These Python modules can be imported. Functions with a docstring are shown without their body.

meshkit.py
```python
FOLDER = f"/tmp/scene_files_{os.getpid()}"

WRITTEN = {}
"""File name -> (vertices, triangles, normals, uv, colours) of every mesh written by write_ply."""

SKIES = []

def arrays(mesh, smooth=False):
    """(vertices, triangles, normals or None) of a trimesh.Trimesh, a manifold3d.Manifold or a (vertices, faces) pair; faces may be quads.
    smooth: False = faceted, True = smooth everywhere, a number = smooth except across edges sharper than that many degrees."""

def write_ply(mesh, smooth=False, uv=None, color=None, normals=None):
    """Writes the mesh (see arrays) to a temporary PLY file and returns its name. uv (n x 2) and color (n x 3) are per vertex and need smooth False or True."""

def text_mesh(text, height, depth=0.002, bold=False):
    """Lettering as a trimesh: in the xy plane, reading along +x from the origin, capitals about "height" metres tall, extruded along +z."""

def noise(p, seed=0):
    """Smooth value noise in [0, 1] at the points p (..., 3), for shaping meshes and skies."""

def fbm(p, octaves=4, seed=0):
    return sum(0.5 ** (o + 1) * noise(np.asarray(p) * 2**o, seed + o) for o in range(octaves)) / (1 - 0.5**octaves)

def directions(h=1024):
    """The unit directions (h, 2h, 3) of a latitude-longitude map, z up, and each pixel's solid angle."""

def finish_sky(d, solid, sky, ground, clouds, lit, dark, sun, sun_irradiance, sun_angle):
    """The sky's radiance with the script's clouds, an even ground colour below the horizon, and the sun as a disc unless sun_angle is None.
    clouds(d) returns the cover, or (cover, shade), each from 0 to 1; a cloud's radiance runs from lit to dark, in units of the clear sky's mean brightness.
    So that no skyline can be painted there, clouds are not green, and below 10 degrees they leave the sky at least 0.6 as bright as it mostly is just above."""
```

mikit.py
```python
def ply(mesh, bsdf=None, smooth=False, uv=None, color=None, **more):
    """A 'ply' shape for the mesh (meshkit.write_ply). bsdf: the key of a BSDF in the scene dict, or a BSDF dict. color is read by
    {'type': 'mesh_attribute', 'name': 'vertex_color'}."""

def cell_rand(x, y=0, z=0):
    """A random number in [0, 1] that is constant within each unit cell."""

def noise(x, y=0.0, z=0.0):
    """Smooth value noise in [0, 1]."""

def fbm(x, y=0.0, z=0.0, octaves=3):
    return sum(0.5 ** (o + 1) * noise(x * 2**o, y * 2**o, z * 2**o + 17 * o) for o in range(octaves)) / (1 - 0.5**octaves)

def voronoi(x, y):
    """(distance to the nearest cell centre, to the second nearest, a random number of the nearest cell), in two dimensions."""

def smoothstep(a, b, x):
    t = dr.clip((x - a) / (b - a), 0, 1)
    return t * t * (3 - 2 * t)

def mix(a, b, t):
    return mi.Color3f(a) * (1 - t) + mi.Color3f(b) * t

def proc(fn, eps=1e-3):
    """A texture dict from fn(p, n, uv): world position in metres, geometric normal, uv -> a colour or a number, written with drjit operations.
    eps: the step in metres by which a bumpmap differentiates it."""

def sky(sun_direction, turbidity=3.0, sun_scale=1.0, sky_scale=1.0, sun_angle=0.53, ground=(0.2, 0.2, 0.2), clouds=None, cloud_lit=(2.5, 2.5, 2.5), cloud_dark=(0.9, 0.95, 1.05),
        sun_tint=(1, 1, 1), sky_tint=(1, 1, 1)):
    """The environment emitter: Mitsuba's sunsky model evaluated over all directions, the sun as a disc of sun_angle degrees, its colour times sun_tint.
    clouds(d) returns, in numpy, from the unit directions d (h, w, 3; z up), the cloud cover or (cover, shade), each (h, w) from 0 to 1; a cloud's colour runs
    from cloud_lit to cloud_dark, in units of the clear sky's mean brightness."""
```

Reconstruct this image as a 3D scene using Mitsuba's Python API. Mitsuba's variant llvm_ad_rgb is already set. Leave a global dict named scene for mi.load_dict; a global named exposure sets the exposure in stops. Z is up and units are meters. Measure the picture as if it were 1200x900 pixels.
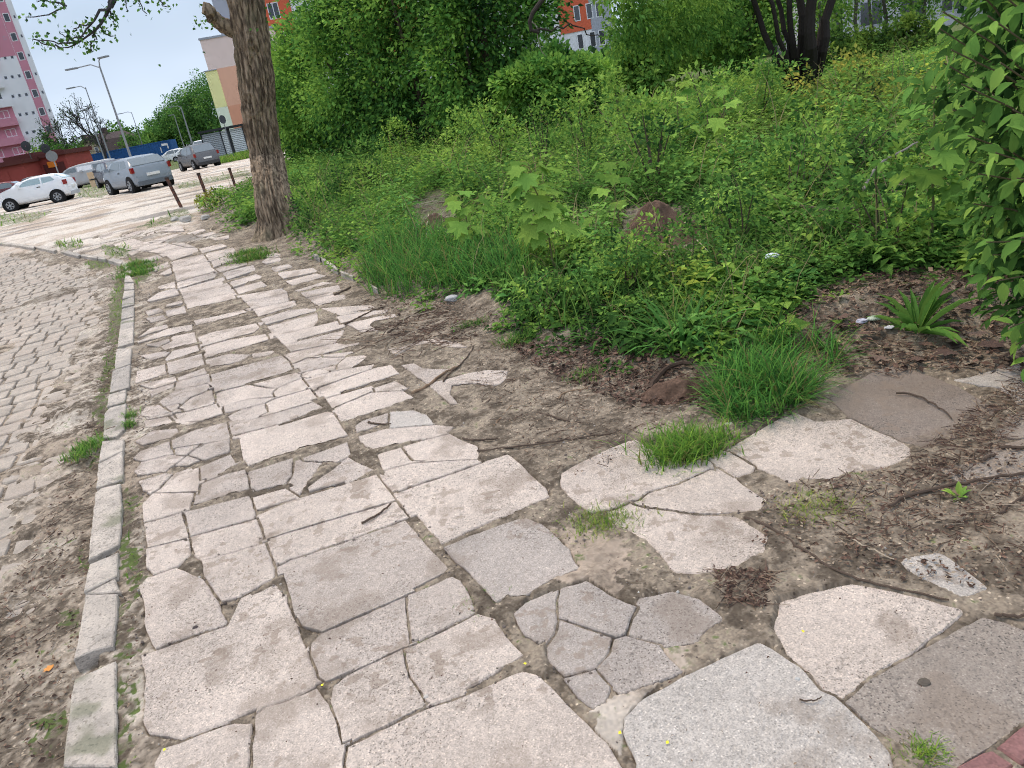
import math
import numpy as np
import drjit as dr
import mitsuba as mi
import trimesh
import mapbox_earcut
from shapely.geometry import Polygon, Point
import mikit
import meshkit
from mikit import noise, fbm, voronoi, cell_rand, smoothstep, mix

T = mi.ScalarTransform4f
EYE = np.array([0, 0, 1.6])
PITCH, ROLL = math.radians(21.0), math.radians(10.7)
FWD = np.array([0, math.cos(PITCH), -math.sin(PITCH)])
UP = np.array([math.sin(ROLL), math.cos(ROLL) * math.sin(PITCH), math.cos(ROLL) * math.cos(PITCH)])


def sky_cover(d):
    n = meshkit.fbm(d * np.array([3.0, 3.0, 6.0]) + 5, 4)
    el = np.clip(d[..., 2], 0, 1)
    low = np.exp(-el / 0.13)
    cover = np.clip(0.80 + 0.5 * (n - 0.5) + 0.45 * low + 0.35 * np.clip((el - 0.30) / 0.35, 0, 1), 0, 1)
    return cover, np.clip(0.92 - 0.95 * np.clip((el - 0.28) / 0.4, 0, 1) - 0.15 * low + 1.1 * (n - 0.5), 0, 1)


scene = {
    "camera": {"type": "perspective", "fov": 67.38, "fov_axis": "x", "near_clip": 0.05, "far_clip": 4000.0,
               "to_world": T().look_at(origin=EYE.tolist(), target=(EYE + FWD).tolist(), up=UP.tolist())},
    "sky_light": mikit.sky([-0.35, 0.25, 0.9], turbidity=3, sun_scale=0.22, sky_scale=1.0, sun_angle=16, ground=(0.2, 0.2, 0.18),
                           clouds=sky_cover, cloud_lit=(2.0, 2.2, 2.55), cloud_dark=(1.02, 1.24, 1.52), sun_tint=(1.04, 1.0, 0.95), sky_tint=(0.95, 1.0, 1.08)),
}
exposure = 2.52
labels = {}
RNG = np.random.default_rng(7)

EDGE = np.array([(-9.5, 120), (-9.0, 60), (-8.2, 40), (-7.4, 26), (-7.2, 22), (-5.2, 15.8), (-3.5, 13.0), (-1.25, 7.4), (-0.05, 5.15), (0.6, 4.15), (1.0, 3.55), (1.7, 3.75), (2.5, 3.55), (4, 3.6), (12, 2.5)], float)
KERB_LINE = np.array([[-1.14, 1.14], [-1.41, 1.78], [-1.8, 2.74], [-2.61, 4.75], [-3.67, 7.55], [-5.28, 11.65], [-6.08, 13.25], [-6.86, 14.28], [-7.68, 15.38], [-8.9, 17.01], [-10.58, 18.99], [-12.64, 21.16], [-17.93, 26.46]], float)


def side_of(line, x, y):
    """signed distance to a polyline: positive to its right"""
    x, y = np.broadcast_arrays(np.asarray(x, float), np.asarray(y, float))
    best, sign = np.full(x.shape, 1e9), np.ones(x.shape)
    for a, b in zip(line, line[1:]):
        t = np.clip(((x - a[0]) * (b[0] - a[0]) + (y - a[1]) * (b[1] - a[1])) / ((b - a) ** 2).sum(), 0, 1)
        dx, dy = x - a[0] - t * (b[0] - a[0]), y - a[1] - t * (b[1] - a[1])
        d = np.hypot(dx, dy)
        s = (b[0] - a[0]) * (y - a[1]) - (b[1] - a[1]) * (x - a[0])
        use = d < best - 1e-9
        best = np.where(use, d, best)
        sign = np.where(use, np.where(s > 0, -1, 1), sign)
    return best * sign


def sstep(a, b, x):
    t = np.clip((np.asarray(x, float) - a) / (b - a), 0, 1)
    return t * t * (3 - 2 * t)


def bank(x, y):
    return -side_of(EDGE, x, y)


def land(x, y):
    """smooth height of the land: a low bank on the right, the yard a little raised"""
    d = bank(x, y)
    z = 0.13 * sstep(-0.05, 0.55, d) + 0.035 * np.clip(d - 0.3, 0, 9)
    z = z * (1 - 0.5 * sstep(25, 60, np.hypot(x, y)))
    return z + 0.2 * sstep(15, 28, y) * (1 - sstep(38, 60, y)) * (1 - sstep(-1, 1.5, d))


# ------------------------------------------------------------------ helpers
TAKEN = {}


def numbered(name):
    n = TAKEN.get(name, -1) + 1
    TAKEN[name] = n
    return name if n == 0 else f"{name}_{n:03d}"


def thing(name, label, category, group=None, kind=None):
    key = numbered(name)
    labels[key] = {"label": label}
    if category:
        labels[key]["category"] = category
    if group:
        labels[key]["group"] = group
    if kind:
        labels[key]["kind"] = kind
    return key


def add(name, shape, parent=None, label=None, kind=None):
    key = numbered(f"{parent}__{name}" if parent else name)
    scene[key] = shape
    if label or kind:
        labels[key] = {}
        if label:
            labels[key]["label"] = label
        if kind:
            labels[key]["kind"] = kind
    return key


class MB:
    """collects triangles, with a colour for each vertex"""

    def __init__(self):
        self.v, self.f, self.c, self.n = [], [], [], 0

    def add(self, v, f, c=(0.5, 0.5, 0.5)):
        v = np.asarray(v, float).reshape(-1, 3)
        self.v.append(v)
        f = np.asarray(f, int)
        if f.shape[1] == 4:
            f = np.vstack([f[:, [0, 1, 2]], f[:, [0, 2, 3]]])
        self.f.append(f + self.n)
        self.c.append(np.broadcast_to(np.asarray(c, float), (len(v), 3)))
        self.n += len(v)
        return self

    def box(self, lo, hi, c=(0.5, 0.5, 0.5), m=None):
        lo, hi = np.asarray(lo, float), np.asarray(hi, float)
        v = np.array([[x, y, z] for x in (lo[0], hi[0]) for y in (lo[1], hi[1]) for z in (lo[2], hi[2])])
        if m is not None:
            v = v @ m[:3, :3].T + m[:3, 3]
        return self.add(v, [[0, 1, 3, 2], [4, 6, 7, 5], [0, 4, 5, 1], [2, 3, 7, 6], [0, 2, 6, 4], [1, 5, 7, 3]], c)

    def tube(self, pts, rad, sides=6, c=(0.5, 0.5, 0.5), cap=True):
        p = np.asarray(pts, float)
        r = np.broadcast_to(np.asarray(rad, float), (len(p),))
        t = np.gradient(p, axis=0)
        t /= np.linalg.norm(t, axis=1, keepdims=True) + 1e-12
        ref = np.array([0, 0, 1.0]) if abs(t[:, 2]).mean() < 0.8 else np.array([1.0, 0, 0])
        a = np.cross(t, ref)
        a /= np.linalg.norm(a, axis=1, keepdims=True) + 1e-12
        b = np.cross(t, a)
        th = np.arange(sides) * 2 * np.pi / sides
        v = p[:, None] + r[:, None, None] * (np.cos(th)[None, :, None] * a[:, None] + np.sin(th)[None, :, None] * b[:, None])
        i, j = np.meshgrid(np.arange(len(p) - 1), np.arange(sides), indexing="ij")
        q = np.stack([i * sides + j, (i + 1) * sides + j, (i + 1) * sides + (j + 1) % sides, i * sides + (j + 1) % sides], -1).reshape(-1, 4)
        f = np.vstack([q[:, [0, 1, 2]], q[:, [0, 2, 3]]])
        if cap:
            k = np.arange(1, sides - 1)
            f = np.vstack([f, np.stack([k * 0, k, k + 1], 1), np.stack([k * 0, k + 1, k], 1) + (len(p) - 1) * sides])
        return self.add(v.reshape(-1, 3), f, c)

    def mesh(self):
        return np.vstack(self.v), np.vstack(self.f), np.vstack(self.c)

    def put(self, name, bsdf, parent=None, smooth=False, label=None, kind=None, color=True):
        v, f, c = self.mesh()
        sm = smooth if smooth in (True, False) or not color else False
        return add(name, mikit.ply((v, f), bsdf, smooth=sm, color=c if color else None), parent, label, kind)


def rot_z(a, loc=(0, 0, 0)):
    m = np.eye(4)
    m[:2, :2] = [[math.cos(a), -math.sin(a)], [math.sin(a), math.cos(a)]]
    m[:3, 3] = loc
    return m


def unit(v):
    v = np.asarray(v, float)
    return v / (np.linalg.norm(v, axis=-1, keepdims=True) + 1e-12)


def on(x, y, dz=0.0):
    return np.array([x, y, float(land(x, y)) + dz])


# ------------------------------------------------------------------ materials
def rgb(*c):
    return {"type": "rgb", "value": list(c)}


def slab_colour(p, n, uv):
    kind = dr.floor(uv.x / 100 + 0.5)
    tint = mix((0.43, 0.388, 0.358), (0.385, 0.35, 0.327), mi.Float(dr.select(kind >= 1, 1.0, 0.0)))
    tint = dr.select(kind >= 2, mi.Color3f(0.33, 0.305, 0.29), tint)
    tint = dr.select(kind >= 3, mi.Color3f(0.385, 0.37, 0.355), tint)
    tint = dr.select(kind >= 4, mi.Color3f(0.26, 0.235, 0.215), tint)
    tint = dr.select(kind >= 5, mi.Color3f(0.20, 0.175, 0.16), tint)
    big = fbm(p.x * 3.1 + 11, p.y * 3.1, kind * 3, 4)
    col = tint * (0.80 + 0.40 * big)
    a, b, r = voronoi(p.x * 170, p.y * 170)
    spot = smoothstep(0.55, 0.3, a)
    fade = 1 / (1 + dr.square(p.y / 7))
    rough = smoothstep(0.42, 0.66, fbm(p.x * 4 + 3, p.y * 4, 5, 3)) * dr.select(kind == 3, 0.15, 1.0)
    col = col * (1 + (spot * (smoothstep(0.80, 1.0, r) * 0.40 - smoothstep(0.22, 0.0, r) * (0.30 + 0.30 * rough))) * (0.35 + 0.65 * fade))
    col = col * (0.80 + 0.40 * noise(p.x * 290, p.y * 290))
    pit = smoothstep(0.66, 0.84, noise(p.x * 135, p.y * 135, 2)) * (0.3 + 0.7 * rough)
    col = col * (1 - 0.26 * pit) * (0.88 + 0.24 * fbm(p.x * 60, p.y * 60, 9, 2))
    soil = smoothstep(0.56, 0.72, fbm(p.x * 5.3, p.y * 5.3, 8, 4) + dr.select(kind >= 5, 0.16, 0.0))
    crumb = smoothstep(0.60, 0.70, fbm(p.x * 26, p.y * 26, 3, 4)) * smoothstep(0.45, 0.60, fbm(p.x * 2.1, p.y * 2.1, 6, 3))
    col = mix(col, (0.21, 0.17, 0.14), crumb * 0.55)
    return mix(col, (0.19, 0.155, 0.128), soil * 0.45) * mi.Color3f(1.07, 1.02, 0.97)


def slab_height(p, n, uv):
    a, b, r = voronoi(p.x * 150, p.y * 150)
    rough = smoothstep(0.42, 0.62, fbm(p.x * 4 + 3, p.y * 4, 5, 3))
    return fbm(p.x * 55, p.y * 55, p.z * 30, 3) * 0.9 + rough * (0.9 * smoothstep(0.5, 0.1, a) * r - 0.8 * smoothstep(0.66, 0.84, noise(p.x * 135, p.y * 135, 2)))


scene["mat_slab"] = {"type": "bumpmap", "arbitrary": mikit.proc(slab_height, 0.002), "scale": 0.0032,
                     "bsdf": {"type": "principled", "base_color": mikit.proc(slab_colour), "roughness": 0.85, "specular": 0.3}}


def kerb_colour(p, n, uv):
    col = mix((0.40, 0.355, 0.31), (0.31, 0.28, 0.25), smoothstep(0.4, 0.6, fbm(p.x * 2.3, p.y * 2.3, 3, 3)))
    col = col * (0.62 + 0.76 * fbm(p.x * 16, p.y * 16, p.z * 16, 4)) * (0.75 + 0.5 * noise(p.x * 240, p.y * 240, p.z * 240)) * (1 - 0.35 * smoothstep(0.62, 0.8, noise(p.x * 110, p.y * 110, p.z * 110)))
    return mix(col, (0.10, 0.115, 0.06), smoothstep(0.60, 0.74, fbm(p.x * 6, p.y * 6, p.z * 20, 3)) * 0.6)


scene["mat_kerb"] = {"type": "bumpmap", "arbitrary": mikit.proc(lambda p, n, uv: fbm(p.x * 40, p.y * 40, p.z * 40, 4), 0.002), "scale": 0.006,
                     "bsdf": {"type": "principled", "base_color": mikit.proc(kerb_colour), "roughness": 0.9, "specular": 0.3}}


def sett_colour(p, n, uv):
    col = mix((0.37, 0.32, 0.27), (0.285, 0.25, 0.215), noise(p.x * 2.6, p.y * 2.6)) * (0.7 + 0.6 * fbm(p.x * 12, p.y * 12, 4, 4))
    dust = smoothstep(0.45, 0.65, fbm(p.x * 3.2 + 9, p.y * 3.2, 1, 4))
    return mix(col, (0.36, 0.30, 0.25), dust * 0.6) * (0.85 + 0.3 * noise(p.x * 150, p.y * 150))


scene["mat_sett"] = {"type": "bumpmap", "arbitrary": mikit.proc(lambda p, n, uv: fbm(p.x * 30, p.y * 30, p.z * 30, 4), 0.003), "scale": 0.008,
                     "bsdf": {"type": "principled", "base_color": mikit.proc(sett_colour), "roughness": 0.85, "specular": 0.3}}


def ground_colour(p, n, uv):
    """uv.x: green cover, uv.y: pale sand or concrete"""
    f1 = fbm(p.x * 9, p.y * 9, 2, 4)
    f2 = fbm(p.x * 45, p.y * 45, 6, 3)
    soil = mix((0.090, 0.072, 0.055), (0.275, 0.228, 0.178), smoothstep(0.3, 0.7, f1 * 0.55 + f2 * 0.45))
    a, b, r = voronoi(p.x * 75, p.y * 75)
    soil = soil * (0.75 + 0.5 * noise(p.x * 170, p.y * 170)) * (1 + smoothstep(0.4, 0.2, a) * (smoothstep(0.88, 1.0, r) * 1.3 - smoothstep(0.15, 0.0, r) * 0.6))
    pale = mix((0.34, 0.275, 0.22), (0.48, 0.43, 0.375), smoothstep(0.35, 0.65, fbm(p.x * 1.3, p.y * 1.3, 1, 4)))
    pale = pale * (0.78 + 0.44 * fbm(p.x * 18, p.y * 18, 3, 3)) * (0.85 + 0.3 * noise(p.x * 120, p.y * 120))
    rut = smoothstep(0.57, 0.68, fbm(p.x * 0.35 + p.y * 0.12, p.y * 1.9 - p.x * 0.6, 4, 4))
    pale = mix(pale, (0.155, 0.14, 0.13), rut * 0.75)
    col = mix(soil, pale, smoothstep(0.25, 0.75, uv.y + (f1 - 0.5) * 0.7 + (f2 - 0.5) * 0.5))
    green = mix((0.040, 0.055, 0.02), (0.095, 0.125, 0.04), f1) * (0.5 + 1.0 * f2)
    return mix(col, green, smoothstep(0.3, 0.7, uv.x + (f2 - 0.5) * 1.1 + (f1 - 0.5) * 0.9))


scene["mat_ground"] = {"type": "principled", "base_color": mikit.proc(ground_colour), "roughness": 0.95, "specular": 0.15}


def bark_colour(p, n, uv):
    s = fbm(p.x * 34, p.y * 34, p.z * 7, 4)
    col = mix((0.098, 0.073, 0.052), (0.33, 0.25, 0.175), smoothstep(0.32, 0.70, s))
    return mix(col, (0.13, 0.13, 0.08), smoothstep(0.58, 0.75, fbm(p.x * 3, p.y * 3, p.z * 1.5, 3)) * 0.35)


scene["mat_bark"] = {"type": "twosided", "bsdf": {"type": "principled", "base_color": mikit.proc(bark_colour), "roughness": 0.9, "specular": 0.2}}
VC = {"type": "mesh_attribute", "name": "vertex_color"}
scene["mat_leaf"] = {"type": "principledthin", "base_color": VC, "roughness": 0.42, "diff_trans": 0.75, "spec_trans": 0.0, "eta": 1.45}
scene["mat_solid"] = {"type": "twosided", "bsdf": {"type": "principled", "base_color": VC, "roughness": 0.85, "specular": 0.25}}
scene["mat_paint"] = {"type": "twosided", "bsdf": {"type": "principled", "base_color": VC, "roughness": 0.35, "metallic": 0.0, "clearcoat": 0.8, "clearcoat_gloss": 0.9, "specular": 0.5}}
scene["mat_pane"] = {"type": "twosided", "bsdf": {"type": "principled", "base_color": VC, "roughness": 0.06, "specular": 0.7}}


def wall_tone(p, n, uv):
    return 1.0


def weather(base, amount=0.12):
    def fn(p, n, uv):
        h = fbm(p.x * 0.5, p.y * 0.5, p.z * 0.25, 4)
        return mi.Color3f(*base) * (1 - amount + 2 * amount * h)
    return {"type": "twosided", "bsdf": {"type": "principled", "base_color": mikit.proc(fn), "roughness": 0.8, "specular": 0.25}}


# ------------------------------------------------------------------ leaves and blades
LEAF = {
    "ovate": (np.array([[0, 0, 0], [0.5, 0.4, 0.08], [-0.5, 0.4, 0.08], [0, 0.45, -0.03], [0, 1, -0.12]]), np.array([[0, 1, 3], [0, 3, 2], [3, 1, 4], [3, 4, 2]])),
    "diamond": (np.array([[0, 0, 0], [0.5, 0.45, 0.06], [0, 1, -0.08], [-0.5, 0.45, 0.06]]), np.array([[0, 1, 2], [0, 2, 3]])),
    "lance": (np.array([[0, 0, 0], [0.34, 0.18, 0.05], [0, 0.18, 0], [-0.34, 0.18, 0.05], [0.5, 0.45, 0.05], [0, 0.45, -0.03], [-0.5, 0.45, 0.05], [0.33, 0.75, -0.03], [0, 0.75, -0.09], [-0.33, 0.75, -0.03], [0, 1, -0.22]]),
              np.array([[0, 1, 2], [0, 2, 3], [2, 1, 4], [2, 4, 5], [3, 2, 5], [3, 5, 6], [5, 4, 7], [5, 7, 8], [6, 5, 8], [6, 8, 9], [8, 7, 10], [9, 8, 10]])),
    "blade": (np.array([[0.5, 0, 0], [-0.5, 0, 0], [0.45, 0.38, 0.03], [-0.45, 0.38, 0.03], [0.3, 0.72, 0.17], [-0.3, 0.72, 0.17], [0, 0.98, 0.42]]),
              np.array([[0, 1, 3], [0, 3, 2], [2, 3, 5], [2, 5, 4], [4, 5, 6]])),
}
_pol = [(0, .76), (8, .60), (14, .60), (20, .50), (27, .42), (36, .54), (43, .60), (50, .74), (58, .60), (64, .57), (72, .43), (82, .46), (92, .50), (103, .60), (114, .46), (130, .36), (155, .28), (180, .2)]
_pol = _pol + [(-a, r) for a, r in _pol[-2:0:-1]]
_mp = np.array([[r * math.sin(math.radians(a)), 0.25 + r * math.cos(math.radians(a))] for a, r in _pol])
_mv = np.vstack([[0, 0.25], _mp])
LEAF["maple"] = (np.column_stack([_mv, 0.16 * np.abs(_mv[:, 0]) - 0.22 * (_mv[:, 0] ** 2 + (_mv[:, 1] - 0.25) ** 2)]),
                 np.array([[0, (k + 1) % len(_mp) + 1, k + 1] for k in range(len(_mp))]))


def leaves(mb, P, axis, normal, L, W, col, kind="ovate"):
    """a batch of leaves: base points, directions, normals, lengths, widths, colours"""
    P = np.asarray(P, float)
    if not len(P):
        return
    tv, tf = LEAF[kind]
    a = unit(axis)
    n = np.asarray(normal, float)
    n = unit(n - (n * a).sum(1, keepdims=True) * a)
    s = np.cross(a, n)
    L, W = np.broadcast_to(L, len(P))[:, None, None], np.broadcast_to(W, len(P))[:, None, None]
    V = P[:, None] + tv[None, :, :1] * W * s[:, None] + tv[None, :, 1:2] * L * a[:, None] + tv[None, :, 2:] * L * n[:, None]
    F = tf[None] + (np.arange(len(P)) * len(tv))[:, None, None]
    mb.add(V.reshape(-1, 3), F.reshape(-1, 3), np.repeat(np.broadcast_to(col, (len(P), 3)), len(tv), 0))


DARK, MID, LIME, OLIVE = np.array([0.032, 0.080, 0.026]), np.array([0.140, 0.300, 0.066]), np.array([0.37, 0.54, 0.105]), np.array([0.13, 0.16, 0.05])


def greens(rng, n, light=0.5, spread=0.35):
    t = np.clip(light + spread * rng.standard_normal(n), 0, 1)[:, None]
    c = np.where(t < 0.5, DARK + (MID - DARK) * t * 2, MID + (LIME - MID) * (t - 0.5) * 2)
    return c * rng.uniform(0.75, 1.25, (n, 1))


def sphere_dirs(rng, n):
    return unit(rng.standard_normal((n, 3)))


def shrub(name, label, category, base, size, nleaf, leaf, light=0.5, clumps=60, seed=0, kind="diamond", lift=0.5, stems=7, group=None, tint=(1, 1, 1), stem_col=(0.09, 0.07, 0.05), bare=0.0, spread=0.18, wl=0.6):
    """a shrub: stems from the base to leaf clumps spread through a lobed crown"""
    rng = np.random.default_rng(seed)
    base, size = np.asarray(base, float), np.asarray(size, float)
    ctr = base + [0, 0, size[2] * lift + bare]
    key = thing(name, label, category, group)
    d = sphere_dirs(rng, clumps)
    d[:, 2] = np.where(d[:, 2] < -0.85, -d[:, 2], d[:, 2])
    lobes = 0.55 + 0.75 * meshkit.noise(d * 1.7 + seed * 3.1, seed)
    rad = rng.uniform(0.25, 1, clumps) ** 0.45 * lobes
    cc = ctr + d * rad[:, None] * size * [1, 1, 0.55 if lift > 0.45 else 0.6]
    cc[:, 2] = np.maximum(cc[:, 2], base[2] + 0.06 * size[2] + bare * 0.8)
    cr = size.mean() * rng.uniform(0.14, 0.30, clumps)
    w = cr ** 2 / (cr ** 2).sum()
    k = rng.choice(clumps, nleaf, p=w)
    off = sphere_dirs(rng, nleaf) * rng.uniform(0, 1, (nleaf, 1)) ** 0.5
    P = cc[k] + off * cr[k][:, None] * [1, 1, 0.8]
    out = unit(P - ctr)
    ax = unit(off + 0.5 * out + 0.5 * rng.standard_normal((nleaf, 3)) + [0, 0, -0.15])
    nm = out * 0.5 + [0, 0, 0.75] + 0.45 * rng.standard_normal((nleaf, 3))
    cl = light + 0.26 * rng.standard_normal(clumps)
    col = greens(rng, nleaf, cl[k], spread) * np.asarray(tint)
    L = leaf * rng.uniform(0.6, 1.3, nleaf)
    mb = MB()
    leaves(mb, P, ax, nm, L, L * wl, col, kind)
    mb.put("foliage", "mat_leaf", key)
    st = MB()
    for j in rng.choice(clumps, min(stems, clumps), replace=False):
        b = base + [rng.normal() * size[0] * 0.08, rng.normal() * size[1] * 0.08, -0.05]
        m = (b + cc[j]) / 2 + [rng.normal() * 0.08 * size[0], rng.normal() * 0.08 * size[1], 0.12 * size[2]]
        t = np.linspace(0, 1, 7)[:, None]
        st.tube((1 - t) ** 2 * b + 2 * t * (1 - t) * m + t ** 2 * cc[j], np.linspace(1, 0.35, 7) * max(0.006, 0.012 * size[2]), 5, stem_col)
    if stems:
        st.put("stem", "mat_solid", key)
    return key


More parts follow.
